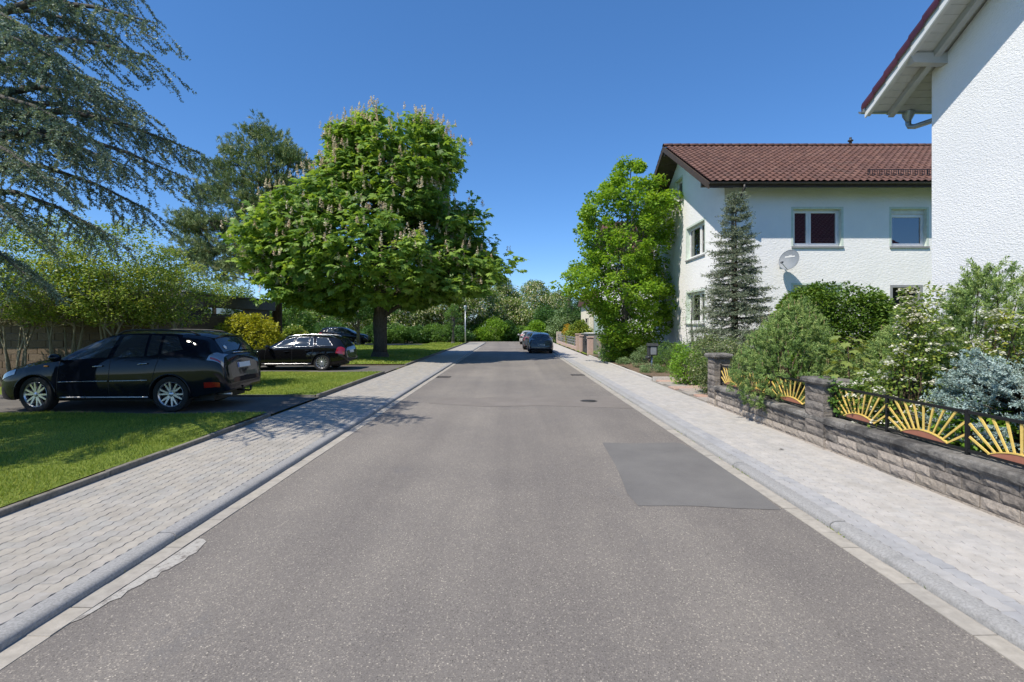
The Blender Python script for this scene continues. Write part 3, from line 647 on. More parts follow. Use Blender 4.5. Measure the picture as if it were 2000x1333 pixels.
# ---------------------------------------------------------------- second white house (gable towards the street)
def white_house(dy, label, name, full=True):
    X0, X1, YF, YB, ZE = 7.69, 20.0, 18.2+dy, 27.3+dy, 6.9
    tp = .59; pit = math.atan(tp); yr = (YF+YB)/2; ov = .70; xv = 6.85; ye = YF-ov; zr = ZE + tp*(yr-ye)
    H = empty(name, (X0, YF, 0), label, 'house')
    wz = lambda y: ZE - .24 + tp*(min(y-ye, (YB+ov)-y)); wz.knots = [yr]
    fw = [(10.17,11.91,4.75,6.10),(13.72,15.0,4.75,6.10),(10.17,11.91,1.95,3.35),(13.67,14.85,1.2,3.35)]
    gw = [(20.1+dy,22.17+dy,4.75,6.12),(22.71+dy,23.74+dy,7.58,8.62),(20.1+dy,22.17+dy,1.98,3.3)]
    m = MB(); wall_cells(m,'y',YF,YF+.3,X0+.3,X1,1.05,lambda u: wz(YF+.1),fw); wall_cells(m,'y',YB-.3,YB,X0+.3,X1,1.05,lambda u: wz(YB-.1),[]); 
    wall_cells(m,'x',X1-.3,X1,YF+.3,YB-.3,1.05,wz,[]); wall_cells(m,'x',X0,X0+.3,YF,YB,1.05,wz,gw)
    m.build('wall', M['stucco_house'], H, True)
    MB().box(X0-.004+.03,X1,YF+.03,YB-.03,0,1.05).build('plinth', M['plinth_teal'], H, True)
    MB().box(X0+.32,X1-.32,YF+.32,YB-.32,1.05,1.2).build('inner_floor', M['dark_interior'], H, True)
    if full:
        window_at(H,'y',YF,*fw[0]); window_at(H,'y',YF,*fw[1],style='single',blind=.16); window_at(H,'y',YF,*fw[2])
        # open doorway in a grey frame
        d = MB(); a,b,z0,z1 = fw[3]; d.box(a,a+.09,YF-.01,YF+.3,z0,z1); d.box(b-.09,b,YF-.01,YF+.3,z0,z1); d.box(a+.09,b-.09,YF-.01,YF+.3,z1-.09,z1)
        dr = d.build('doorway', M['sill_grey'], H, True)
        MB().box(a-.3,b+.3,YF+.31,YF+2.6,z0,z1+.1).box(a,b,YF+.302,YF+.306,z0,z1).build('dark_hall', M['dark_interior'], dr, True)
        MB().box(a+.12,a+.30,YF+.29,YF+.30,z0,z1-.2).build('curtain', M['dark_wood'], dr, True)
    for i, g in enumerate(gw): window_at(H,'x',X0,*g, style='single' if i == 1 else 'double')
    # roof
    th = .16
    m = MB()
    for sgn in (1,-1):
        y_e = ye if sgn > 0 else YB+ov
        poly = [(y_e,ZE-.06),(yr,zr-.06),(yr,zr-.06-th),(y_e,ZE-.06-th)]
        m.extrude([(xv+.02,y,z) for y,z in poly], (0,0,0), (X1+.8-xv,0,0))
    roof = m.build('roof', M['dark_wood'], H, True)
    view = (lambda x,y: (x+.15)*FPX/y < 835) if full else None
    tile_field(roof, M['tile_brown'], xv-.02, X1+.8, ye-.04, ZE, pit, yr-ye+.02, 1, 300 if full else 0, view, 3)
    tile_field(roof, M['tile_brown'], xv-.02, X1+.8, YB+ov+.04, ZE, pit, yr-ye+.02, -1, 0, None, 4)
    ridge_tiles(roof, xv-.02, X1+.8, yr, zr+.0, M['tile_brown'])
    m = MB()
    for y_e, sgn in ((ye,1),(YB+ov,-1)):
        poly = [(y_e,ZE-.02),(yr,zr-.02),(yr,zr-.26),(y_e,ZE-.26)]
        m.extrude([(xv-.03,y,z) for y,z in poly], (0,0,0), (.045,0,0))
    m.build('bargeboard', M['dark_wood'], roof, True)
    for yy in (YF+.12, yr, YB-.12):
        zz = wz(yy) - .02; MB().cbox(xv+.04,X0+.05,yy-.08,yy+.08,zz-.2,zz,.012).build('purlin_end', M['dark_wood'], H, True)
    # soffit planks of the verge
    n = 16 if full else 0
    for k in range(n):
        for sgn in (1,-1):
            s0 = k/n; s1 = (k+.94)/n; ya = ye+(yr-ye)*s0; yb_ = ye+(yr-ye)*s1
            if sgn < 0: ya, yb_ = YB+ov-(ya-ye), YB+ov-(yb_-ye)
            za, zb = ZE-.06-th+tp*abs(yr-ye)*s0, ZE-.06-th+tp*abs(yr-ye)*s1
            MB().extrude([(xv+.03,ya,za),(xv+.03,yb_,zb),(xv+.03,yb_,zb-.015),(xv+.03,ya,za-.015)], (0,0,0), (X0-xv-.03,0,0)).build('soffit_plank', M['dark_wood'], roof, True)
    for yy, s2 in ((ye-.07,-1),(YB+ov+.07,1)):
        pr = [(yy+.065*math.cos(a), ZE-.06+.065*math.sin(a)) for a in [math.pi+math.pi*k/8 for k in range(9)]]
        pr += [(yy+.055*math.cos(a), ZE-.06+.055*math.sin(a)) for a in [2*math.pi-math.pi*k/8 for k in range(9)]]
        MB().extrude([(xv-.02,y,z) for y,z in pr], (0,0,0), (X1+.8-xv,0,0)).build('gutter', M['gutter_dark'], H, True)
    if full:
        xd = 8.05; MB().tube([(xd,ye-.07,ZE-.12),(xd,ye-.07,ZE-.25),(xd-.03,ye+.05,ZE-.42),(xd-.08,YF-.12,ZE-.72),(xd-.1,YF-.07,ZE-.95),(xd-.1,YF-.07,.3)],.045,10).build('downpipe', M['gutter_dark'], H, True)
        sg = MB(); y0 = ye+.55; z0 = ZE+tp*.55
        for dz in (.06,.25): sg.box(12.75,20.5,y0-.01,y0+.01,z0+dz-.012,z0+dz+.012)
        x = 12.76
        while x < 20.5: sg.box(x-.007,x+.007,y0-.006,y0+.006,z0+.06,z0+.25); x += .085
        guard = sg.build('snow_guard', M['black_metal'], roof, True)
        x = 12.8
        while x < 20.5: MB().box(x-.012,x+.012,y0-.02,y0+.3,z0-.02,z0+.03).box(x-.012,x+.012,y0-.018,y0+.004,z0,z0+.27).build('guard_bracket', M['black_metal'], roof, True); x += 1.05
        MB().lathe([(.06,0),(.06,.16),(.11,.17),(.11,.22),(.05,.24),(.05,.34),(.0,.35)],14,c=(15.3,yr,zr+.05)).build('vent_pipe', M['anthracite'], roof, True)
    return H
white_house(0, 'white two storey house with brown tiled roof and satellite dish', 'white_house')
white_house(17.0, 'far white gabled house half hidden behind the sweetgum tree', 'white_house', False)
# satellite dish on the facade
D = empty('satellite_dish', (9.55,18.2,4.15), 'grey satellite dish mounted on the white house wall', 'satellite dish')
aim = Vector((-.78,-.54,.30)).normalized(); cen = Vector((.22,-.50,.02)); q = aim.to_track_quat('Z','Y')
def dish_pts(m, r, dep, flip=False, off=0):
    n = 32; rings = 6; V = [cen+q@Vector((0,0,-off))]; F = []
    for k in range(1,rings+1):
        rr = r*k/rings
        for a in range(n): V.append(cen + q@Vector((rr*.93*math.cos(2*math.pi*a/n), rr*math.sin(2*math.pi*a/n), dep*(k/rings)**2-off)))
    for a in range(n): F.append((0,1+a,1+(a+1)%n))
    for k in range(rings-1):
        for a in range(n): b=1+k*n; F.append((b+a,b+n+a,b+n+(a+1)%n,b+(a+1)%n))
    m.add(V,F,True)
m = MB(); dish_pts(m,.37,.07); dish_pts(m,.37,.07,off=.012); m.build('reflector', M['dish_grey'], D)
m = MB(); m.tube([cen+q@Vector((.37*.93*math.cos(a),.37*math.sin(a),.07)) for a in [2*math.pi*k/32 for k in range(33)]],.008,6,False); m.build('rim', M['dish_grey'], D)
low = cen+q@Vector((0,-.37,.06)); lnb = cen+q@Vector((0,-.28,.52))
MB().tube([low,lnb],.014,8).build('feed_arm', M['galvanised'], D); MB().tube([lnb+Vector((0,0,-.01)),lnb+(cen-lnb).normalized()*.11],[.035,.028],10).build('receiver_head', M['anthracite'], D)
MB().tube([cen+q@Vector((0,0,-.02)),cen+Vector((.02,.22,-.06)),(.22,0,-.06)],.022,8).build('wall_arm', M['galvanised'], D); MB().box(.12,.32,-.012,.0,-.2,.08).build('wall_plate', M['galvanised'], D)
m = MB()
for (a,b,c,d) in ((-.19,.17,.12,.155),(-.06,.07,.175,.195)):
    m.add([cen+q@Vector((x,y,.07*((x*x/.865+y*y)/.16)+.003)) for x,y in ((a,c),((a+b)/2,c),(b,c),(b,d),((a+b)/2,d),(a,d))],[(0,1,4,5),(1,2,3,4)])
m.build('printed_mark', M['blind_slats'], D)
# ---------------------------------------------------------------- nearest white house: only its street gable shows
X0, YF, YB = 7.69, 0.2, 9.22; tp = .57; pit = math.atan(tp); xv = 7.0; yE = 9.97; ZE = 6.24; yr = (YF+YB)/2; zr = ZE+tp*(yE-yr); yE0 = 2*yr-yE; X1 = 20.0
H = empty('stucco_house', (X0,yr,0), 'nearest white rough stucco house with dark red roof edge', 'house')
wz = lambda y: ZE-.16+tp*min(yE-y, y-yE0); wz.knots = [yr]
m = MB(); wall_cells(m,'x',X0,X0+.3,YF,YB,.1,wz,[]); wall_cells(m,'y',YB-.3,YB,X0+.3,X1,.1,lambda u: wz(YB-.1),[]); wall_cells(m,'y',YF,YF+.3,X0+.3,X1,.1,lambda u: wz(YF+.1),[]); wall_cells(m,'x',X1-.3,X1,YF+.3,YB-.3,.1,wz,[])
m.build('wall', M['stucco_white'], H, True)
m = MB()
for y_e, s in ((yE,1),(yE0,-1)):
    m.extrude([(xv+.03,y,z) for y,z in ((y_e,ZE-.05),(yr,zr-.05),(yr,zr-.11),(y_e,ZE-.11))], (0,0,0), (X1+.6-xv,0,0))
roof = m.build('roof', M['soffit_paint'], H, True)
tile_field(roof, M['tile_red'], xv+.3, X1+.6, yE+.05, ZE-.01, pit, yr-yE0+.03, -1, 0, None, 8)
tile_field(roof, M['tile_red'], xv+.3, X1+.6, yE0-.05, ZE-.01, pit, yr-yE0+.03, 1, 0, None, 9)
ridge_tiles(roof, xv, X1+.6, yr, zr+.01, M['tile_red'])
for y_e, s in ((yE,-1),(yE0,1)):
    L = abs(yE-yr)
    MB().extrude([(xv,y,z) for y,z in ((y_e+s*-.02,ZE-.04),(yr,zr-.03),(yr,zr-.24),(y_e+s*-.02,ZE-.25))], (0,0,0), (.03,0,0)).build('bargeboard', M['barge_paint'], roof, True)
    MB().extrude([(xv+.03,y,z) for y,z in ((y_e,ZE-.115),(yr,zr-.115),(yr,zr-.23),(y_e,ZE-.23))], (0,0,0), (.06,0,0)).build('verge_rafter', M['soffit_paint'], roof, True)
    MB().extrude([(7.45,y,z) for y,z in ((y_e,ZE-.128),(yr,zr-.128),(yr,zr-.25),(y_e,ZE-.25))], (0,0,0), (.11,0,0)).build('rafter', M['grey_wood'], roof, True)
    bw = .155/math.cos(0); k = 0; sl = L/math.cos(pit)
    while k*bw < sl-.02:                                    # soffit boards running out from the wall
        s0, s1 = k*bw*math.cos(pit), min(k*bw+bw-.008, sl)*math.cos(pit); ya, yb = y_e+s*s0, y_e+s*s1
        MB().extrude([(xv+.09,ya,ZE-.11+tp*s0),(xv+.09,yb,ZE-.11+tp*s1),(xv+.09,yb,ZE-.127+tp*s1),(xv+.09,ya,ZE-.127+tp*s0)], (0,0,0), (X0-xv-.09 + (0 if abs(ya-yr) < abs(YB-yr)-.05 else 12.5),0,0)).build('soffit_board', M['soffit_paint'], roof, True); k += 1
    # glazed verge tiles: a hollow channel lapping over the edge
    k = 0; ex = .34
    while k*ex < sl:
        s0 = k*ex; p = []
        for (ss, dz) in ((s0,.05),(min(s0+ex+.05,sl+.05),.012)):
            yy = y_e - s*.06 + s*ss*math.cos(pit); zz = ZE-.05+tp*ss*math.cos(pit)-.0+dz
            p.append([(xv-.035,yy,zz-.12),(xv-.045,yy,zz-.02),(xv-.03,yy,zz+.045),(xv+.03,yy,zz+.075),(xv+.09,yy,zz+.055),(xv+.15,yy,zz+.02),(xv+.24,yy,zz+.06),(xv+.31,yy,zz+.03)])
        n = 8; mm = MB(); mm.add(p[0]+p[1], [(i,i+1,n+i+1,n+i) for i in range(n-1)], True)
        mm.add([(a,b,c) for a,b,c in p[0]]+[(a,b,c-.022) if i > 1 else (a+.02,b,c) for i,(a,b,c) in enumerate(p[0])], [(i,i+1,n+i+1,n+i) for i in range(n-1)])
        mm.build('verge_tile', M['tile_red'], roof, True); k += 1
for yy in (8.95, yr, 2*yr-8.95):
    zt = ZE-.127+tp*min(yE-yy,yy-yE0)-.01
    m = MB(); m.extrude([(xv+.0,yy-.07,zt),(xv+.1,yy-.07,zt-.17),(X0+.02,yy-.07,zt-.19),(X0+.02,yy-.07,zt)], (0,0,0), (0,.14,0)); m.build('purlin_end', M['grey_wood'], H, True)
for yy in (yE+.05, yE0-.05):
    pr = [(yy+.07*math.cos(a), ZE-.09+.07*math.sin(a)) for a in [math.pi+math.pi*k/8 for k in range(9)]]; pr += [(yy+.06*math.cos(a), ZE-.09+.06*math.sin(a)) for a in [2*math.pi-math.pi*k/8 for k in range(9)]]
    g = MB().extrude([(xv-.06,y,z) for y,z in pr], (0,0,0), (X1+.6-xv,0,0)).build('gutter', M['zinc'], H, True)
    for k in range(12): MB().tube([(xv+.5+k*.95,yy+.075*math.cos(a),ZE-.09+.075*math.sin(a)) for a in [math.pi+math.pi*j/8 for j in range(9)]],.012,6).build('bracket', M['zinc'], g, True)
g = MB(); g.lathe([(.11,.0),(.10,-.08),(.055,-.17),(.05,-.2)],14,c=(7.89,yE+.05,ZE-.12)); g.tube([(7.89,yE+.05,ZE-.3),(7.89,yE+.05,ZE-.36),(7.90,yE+.03,ZE-.42),(7.93,yE-.06,ZE-.455),(8.0,9.38,ZE-.5),(8.01,9.30,ZE-.58),(8.01,9.29,.3)],.05,12)
g.build('downpipe', M['zinc'], H, True)
# ---------------------------------------------------------------- cream annexe of the far houses and white shed behind the hedge
A = empty('cream_house', (7.2,46.5,0), 'cream rendered annexe at the end of the row of houses', 'house')
MB().box(0,8,0,6,.1,3.9).build('wall', M['stucco_cream'], A); MB().extrude([(-.3,-.3,3.9),(-.3,6.3,3.9),(-.3,6.3,4.02),(-.3,3,5.4),(-.3,-.3,4.02)], (0,0,0), (8.6,0,0)).build('roof', M['tile_brown'], A)
wl = MB().tube([(-.02,1.6,2.6),(-.02,1.6,1.0)],.03,8).build('downpipe', M['zinc'], A)
m = MB(); m.box(-.28,-.0,.8,1.0,2.55,2.6); m.box(-.26,-.1,.84,.96,2.2,2.55); m.build('wall_lamp', M['anthracite'], A)
A = empty('white_shed', (-15.5,84,0), 'low white shed glimpsed between the far trees', 'shed')
MB().box(0,10,0,6,0,2.3).build('wall', M['stucco_white'], A); MB().box(-.3,10.3,-.3,6.3,2.3,2.45).build('roof', M['galvanised'], A)
# ---------------------------------------------------------------- low dark flat-roofed house on the left
B = empty('flat_roof_house', (-10.34,14.4,0), 'low dark flat roofed house of brown blocks behind the maples', 'house')
xw, yw = -10.34, 14.4
MB().box(-22,xw-.02,yw+.02,yw+.35,.05,2.06).build('front_wall', M['mortar'], B, True)
fwall = bpy.data.objects['front_wall']; rb = random.Random(3); bm_ = {}
for r in range(10):
    z0 = .06+r*.2; x = xw-(.25 if r%2 else 0)
    if r%2: 
        MB().cbox(xw-.243,xw,yw,yw+.06,z0,z0+.19,.006).build('block', M['brick_brown'], fwall, True)
    while x > -16.2:
        w = .5
        if w not in bm_: bm_[w] = MB().cbox(-w+.012,0,0,.06,0,.188,.007).mesh('block'); bm_[w].materials.append(M['brick_brown'])
        link_mesh('block', bm_[w], None, fwall, (x-xw, yw-14.4+rb.uniform(-.004,.004), z0)); x -= w
MB().box(-22,xw+.05,yw-.45,yw+2.4,2.42,2.70).build('fascia', M['dark_panel'], B, True)
MB().box(-22,xw+.02,yw-.40,yw+2.4,2.06,2.42).build('soffit_shade', M['dark_interior'], B, True)  # near-black box standing in for the shade under the overhang
MB().box(-22,-11.0,yw+.4,yw+2.3,.05,2.5).build('core', M['dark_panel'], B, True)
MB().box(-15.95,-14.40,21.7,21.86,.1,2.75).build('entrance_shade', M['dark_interior'], B, True)  # black panel standing in for the darkness of the entrance opening
# side wing whose wall faces the street
xs, y0, y1, zt = -14.3, 21.9, 29.8, 3.34
wgn = MB().box(-26,xs-.06,y0,y1,.05,2.35).build('side_wing', M['mortar'], B, True)
lw = MB().box(0,.06,0,.49,0,.188).mesh('block'); lw.materials.append(M['brick_brown'])
for r in range(11):
    for c in range(15): link_mesh('block', lw, None, wgn, (xs-.06-xw, y0-yw+.02+c*.5+(.25 if r%2 else 0), .1+r*.2))
MB().box(-26,xs+.25,y0-.3,y1+.1,2.78,zt).build('wing_fascia', M['dark_panel'], B, True)
MB().box(-26,xs-.0,y0-.05,y1,2.33,2.42).build('window_ledge', M['dark_panel'], B, True)
wn = MB().box(-26,xs-.05,y0,y1,2.42,2.78).build('panel_band', M['dark_panel'], B, True)
MB().box(xs-.045,xs-.02,y0+1.0,y0+4.9,2.46,2.74).build('window', M['window_glass'], B, True)
for yy in (y0+.95,y0+2.2,y0+4.9): MB().box(xs-.04,xs-.0,yy-.03,yy+.03,2.43,2.77).build('window_post', M['dark_panel'], B, True)
MB().box(-26,xs+.29,y0-.34,y1+.14,zt,zt+.05).build('roof_edge', M['sill_grey'], B, True)
# ================================================================ cars
def wheel_parts(parent, x, y, R_, style, side, steer=0, wd=.235, rim=None):
    """wheel centred at (x,y,R_), outer face towards side*(+y)"""
    rim = rim or R_*.70
    Wl = empty('wheel', (x,y,R_)); Wl.parent = parent; Wl.rotation_euler = (0,0,steer); s = side; h = wd/2
    pr = [(rim*.98,-h*.8),(rim*1.06,-h*.98),(R_*.90,-h),(R_*.985,-h*.86),(R_,-h*.6),(R_,h*.6),(R_*.985,h*.86),(R_*.90,h),(rim*1.06,h*.98),(rim*.98,h*.8)]
    ty = MB().lathe([(r,s*v) for r,v in pr],40,'y')
    ty.build('tyre', M['rubber'], Wl, sharp=50)
    m = MB(); m.lathe([(r,s*v) for r,v in ((rim*.97,-h*.8),(rim*.94,h*.55),(rim*.99,h*.82),(rim*1.02,h*.86),(rim*1.0,h*.9),(rim*.93,h*.72))],40,'y')
    n, pair, w0, w1 = {'split': (6, .17, .030, .022), 'multi': (14, 0, .026, .017), 'five': (5, .1, .045, .03)}[style]
    for k in range(n):
        for d in ((-pair,pair) if pair else (0,)):
            a = 2*math.pi*k/n+.2; a1 = a + d*1.25
            c0 = (math.cos(a+d*.35)*rim*.16, math.sin(a+d*.35)*rim*.16); c1 = (math.cos(a1)*rim*.95, math.sin(a1)*rim*.95)
            dx, dz = c1[0]-c0[0], c1[1]-c0[1]; l = math.hypot(dx,dz); nx, nz = -dz/l, dx/l
            V = []
            for (cx,cz),w,ya,yb in ((c0,w0,h*.72,h*.35),(c1,w1,h*.80,h*.35)):
                for e,yy in ((-w,yb),(-w*.7,ya),(w*.7,ya),(w,yb)): V.append((cx+nx*e, s*yy, cz+nz*e))
            m.add(V, [(0,1,5,4),(1,2,6,5),(2,3,7,6),(3,0,4,7),(3,2,1,0),(4,5,6,7)])
    m.lathe([(.0,s*h*.86),(rim*.12,s*h*.84),(rim*.2,s*h*.72),(rim*.22,s*h*.4)],20,'y')
    m.build('rim', M['alloy'], Wl, sharp=40)
    MB().lathe([(.0,-s*h*.1),(rim*.9,-s*h*.1),(rim*.93,s*h*.3)],28,'y').build('brake_drum', M['trim_black'], Wl)
    return Wl
def car(name, spec, loc, rz, label, group=None, paintm='paint_black', lod=0):
    L = spec['L']; C = empty(name, loc, label, 'car', group, rz)
    F = {k: pchip(*zip(*spec[k])) for k in ('zt','zs','zb','wb','wr','zr')}
    uwf, uwr = spec['wf'], spec['wr_']; Rw = spec['R']; ra = Rw*1.13
    def zb(u):
        z = float(F['zb'](u))
        for uw in (uwf, uwr):
            if abs(u-uw) < ra: z = max(z, Rw + math.sqrt(max(ra*ra-(u-uw)**2,0)))
        return z
    prof = pchip([0,.18,.45,.62,.8,1],[.955,.985,1.0,.997,.985,.955])
    def S(u, r, sd=1, off=0.0):
        """surface: r 0..1 body side, 1..2 glasshouse, 2..3 roof/bonnet to the centre line"""
        def raw(u, r):
            wbv, zsv = float(F['wb'](u)), float(F['zs'](u)); zrv = float(F['zr'](u)); ztv = float(F['zt'](u)); wrv = float(F['wr'](u))
            if r <= 1:
                z0 = zb(u); zn = float(F['zb'](u)); z = z0+(zsv-z0)*r; rr = (z-zn)/max(zsv-zn,.01); return Vector((L/2-u, wbv*float(prof(rr)), z))
            if r <= 2:
                q = r-1; w0 = wbv*.955; return Vector((L/2-u, w0+(wrv-w0)*q+.018*math.sin(math.pi*q)*(1 if zrv-zsv > .15 else 0), zsv+(zrv-zsv)*q))
            q = r-2; return Vector((L/2-u, wrv*(1-q), zrv+(ztv-zrv)*(1-(1-q)**2.4)))
        p = raw(u, r)
        if off:
            e = 1e-2; du = raw(min(u+e,L), r)-raw(max(u-e,0), r); lo, hi = max(r-.03,0), min(r+.03,3); dr = raw(u,hi)-raw(u,lo); nrm = dr.cross(du)
            if nrm.length > 1e-9:
                nrm.normalize(); 
                if nrm.y < -1e-3 and r < 1.5: nrm = -nrm
                if nrm.z < -.2 and r >= 1.5: nrm = -nrm
                if nrm.y < 0 and abs(nrm.z) < .2 and r < 2.2: nrm = -nrm
                p = p + nrm*off
        return Vector((p.x, p.y*sd, p.z))
    us = set(np.linspace(0, L, 72 if not lod else 44).round(4)) | {0,.03,.07,.12,L-.03,L-.06,L-.1,L-.15,L-.2}
    for uw in (uwf, uwr):
        us |= {uw-ra, uw-ra-.006, uw+ra, uw+ra+.006} | {uw+ra*math.cos(a) for a in np.linspace(0,math.pi,17)}
    us = sorted(x for x in us if 0 <= x <= L); us = [u for i,u in enumerate(us) if i == 0 or u-us[i-1] > .003]
    rows = [k/8 for k in range(9)] + [1+k/6 for k in range(1,7)] + [2+k/7 for k in range(1,8)]
    m = MB(); nr = len(rows); nu = len(us)
    for sd in (1,-1):
        V = [S(u,r,sd) for u in us for r in rows]; Fq = []
        for i in range(nu-1):
            for j in range(nr-1): a = i*nr+j; q = (a,a+1,a+nr+1,a+nr); Fq.append(q if sd > 0 else q[::-1])
        m.add(V, Fq, True)
    for i in (0, nu-1):
        m.f.append(tuple([i*nr+j for j in range(nr)] + [nu*nr+i*nr+j for j in range(nr-2,-1,-1)])); m.sm.append(False)
    me = m.mesh('body'); bm = bmesh.new(); bm.from_mesh(me); bmesh.ops.remove_doubles(bm, verts=bm.verts, dist=.0008); bmesh.ops.recalc_face_normals(bm, faces=bm.faces); bm.to_mesh(me); bm.free()
    me.set_sharp_from_angle(angle=R(38))
    link_mesh('body', me, M[paintm], C)
    def patch(nm, mat, corners, off=.005, sd=1, n=10, parent=C, thick=True, nv=5):
        """panel lying on the body between four (u,r) corners: bottom-front, bottom-rear, top-rear, top-front"""
        (a,b,c,d) = corners; V = []; Fq = []
        for i in range(n+1):
            for j in range(nv+1):
                s, t = i/n, j/nv; u = (a[0]*(1-s)+b[0]*s)*(1-t)+(d[0]*(1-s)+c[0]*s)*t; r = (a[1]*(1-s)+b[1]*s)*(1-t)+(d[1]*(1-s)+c[1]*s)*t
                V.append(S(u,r,sd,off))
        for i in range(n):
            for j in range(nv): k = i*(nv+1)+j; Fq.append((k,k+1,k+nv+2,k+nv+1))
        return MB().add(V,Fq,True).build(nm, M[mat], parent)
    def line(nm, mat, pts, rad=.004, sd=1, off=.002, n=8, parent=C, k=6):
        P = []
        for (u0,r0),(u1,r1) in zip(pts[:-1],pts[1:]):
            for i in range(n): P.append(S(u0+(u1-u0)*i/n, r0+(r1-r0)*i/n, sd, off))
        P.append(S(*pts[-1], sd, off)); return MB().tube(P, rad, k).build(nm, M[mat], parent)
    # glass
    for sd in (1,-1):
        for w in spec['side_win']:
            o = patch('side_window', 'car_glass', w, .006, sd)
            if spec.get('chrome_win'): line('window_trim', 'chrome', [w[0],w[1],w[2],w[3],w[0]], .0055, sd, .009, parent=o)
    def full_patch(nm, mat, u0, u1, rlo, off=.006):
        V = []; Fq = []; n = 10; rr = [rlo+(3-rlo)*k/6 for k in range(7)]
        cols = [(r,1) for r in rr] + [(r,-1) for r in rr[-2::-1]]; k = len(cols)
        for i in range(n+1):
            for r,sd in cols: V.append(S(u0+(u1-u0)*i/n, r, sd, off))
        for i in range(n):
            for j in range(k-1): a = i*k+j; Fq.append((a,a+1,a+k+1,a+k))
        return MB().add(V,Fq,True).build(nm, M[mat], C)
    full_patch('windscreen','car_glass',*spec['screen'],2.1); full_patch('rear_window','car_glass',*spec['rear_win'],2.12)
    for k,u in enumerate(spec.get('seams',())):
        for sd in (1,-1): line('door_seam','trim_black',[(u[0],.02),(u[1],1.0)],.0045,sd,.0015)
    for u,r in spec.get('handles',()):
        for sd in (1,-1):
            a, b = S(u,r,sd,.03), S(u+.17,r+.01,sd,.03); m = MB().tube([S(u,r,sd,.0),a,b,S(u+.17,r+.01,sd,0)],.014,8); m.build('door_handle', M[spec.get('handle_mat','chrome')], C)
    for sd in (1,-1):
        for (u0,u1,r,mt,rad) in spec.get('mould',()): line('side_moulding', mt, [(u0,r),(u1,r)], rad, sd, .004, 14)
        # wheel arches, liners and mirrors
        for uw in (uwf,uwr):
            wmax = float(F['wb'](uw)); P = [Vector((L/2-uw-ra*math.cos(a), sd*(wmax*float(prof(min(max((Rw+ra*math.sin(a)-float(F['zb'](uw)))/(float(F['zs'](uw))-float(F['zb'](uw))),0),1)))+.002), Rw+ra*math.sin(a))) for a in np.linspace(-.18,math.pi+.18,25)]
            MB().tube(P,.016,6).build('arch_lip', M[spec.get('lip','trim_black')], C)
            V = []; n = 17
            for yy in (wmax-.02, wmax-.34):
                for a in np.linspace(-.25,math.pi+.25,n): V.append((L/2-uw-ra*1.0*math.cos(a), sd*yy, Rw+ra*1.0*math.sin(a)))
            m = MB(); m.add(V, [(k,k+1,n+k+1,n+k) for k in range(n-1)]); m.f.append(tuple(range(n,2*n))); m.sm.append(False); m.build('wheel_housing', M['trim_black'], C)
        mu, mr = spec['mirror']; p = S(mu,mr,sd); mm = MB()
        n, V, Fq = 10, [], []
        for i in range(7):
            a = math.pi*i/6
            for k in range(n): b = 2*math.pi*k/n; V.append((p.x+.03+.085*math.cos(a), p.y+sd*(.14+.125*math.sin(a)*math.cos(b)), p.z+.075+.09*math.sin(a)*math.sin(b)))
        for i in range(6):
            for k in range(n): Fq.append((i*n+k,i*n+(k+1)%n,(i+1)*n+(k+1)%n,(i+1)*n+k))
        mm.add(V,Fq,True); mm.tube([p+Vector((0,-sd*.02,-.01)),p+Vector((.02,sd*.07,.04))],[.03,.025],8); mi = mm.build('mirror', M[spec.get('mirror_mat',paintm)], C)
        for c4 in spec.get('head',()): patch('headlight','lens_clear',c4,.008,sd)
        for c4,mt in spec.get('tail',()): patch('tail_light',mt,c4,.010,sd)
        for c4,mt in spec.get('refl',()): patch('reflector',mt,c4,.010,sd)
        if spec.get('rails'):
            u0,u1,mt = spec['rails']; P = [S(u0,2.1,sd,.0)]+[S(u0+(u1-u0)*k/10,2.1,sd,.055) for k in range(1,10)]+[S(u1,2.1,sd,.0)]; MB().tube(P,.018,8).build('roof_rail', M[mt], C)
    wy = float(F['wb'](uwf))-.135
    for uw, st in ((uwf,spec.get('steer',0)),(uwr,0)):
        for sd in (1,-1): wheel_parts(C, L/2-uw, sd*wy, Rw, spec['rim'], sd, st, wd=.225)
    MB().box(-L/2+.35,L/2-.35,-.62,.62,Rw*.55,Rw*1.6).build('underbody', M['trim_black'], C)
    # spoiler, plates, wiper
    if 'spoiler' in spec:
        u0, u1 = spec['spoiler']; n = 12; V = []
        for k in range(n+1):
            q = -1+2*k/n; sd = 1 if q > 0 else -1; r = 3-abs(q)*.93
            a = S(u0,r,sd,.004); b = S(u1,r,sd,0); zt_ = a.z - .06; tip = Vector((L/2-u1-.06*(1-q*q*.6), b.y*.97, zt_+.01))
            V += [a, tip, tip+Vector((0.02,0,-.035)), S(u1-.03,r,sd,.0)]
        MB().add(V, [(k*4+j,k*4+(j+1)%4,k*4+4+(j+1)%4,k*4+4+j) for k in range(n) for j in range(4)]+[(3,2,1,0),(n*4,n*4+1,n*4+2,n*4+3)], False).build('spoiler', M[paintm], C)
    return C, S, patch, line, L
def plate(C, c, nx, w=.52, h=.11, text=None):
    """number plate facing local direction nx (+1 front, -1 rear) with a slight tilt"""
    x,y,z = c; P = empty('number_plate', c); P.parent = C
    MB().cbox(-.006,.006,-w/2,w/2,-h/2,h/2,.003).build('plate_board', M['plate_white'], P)
    yb = -w/2 if nx > 0 else w/2; s = 1 if yb < 0 else -1
    MB().box(nx*.006,nx*.0085,min(yb,yb+s*.045),max(yb,yb+s*.045),-h/2+.005,h/2-.005).build('euro_band', M['plate_blue'], P)
    return P
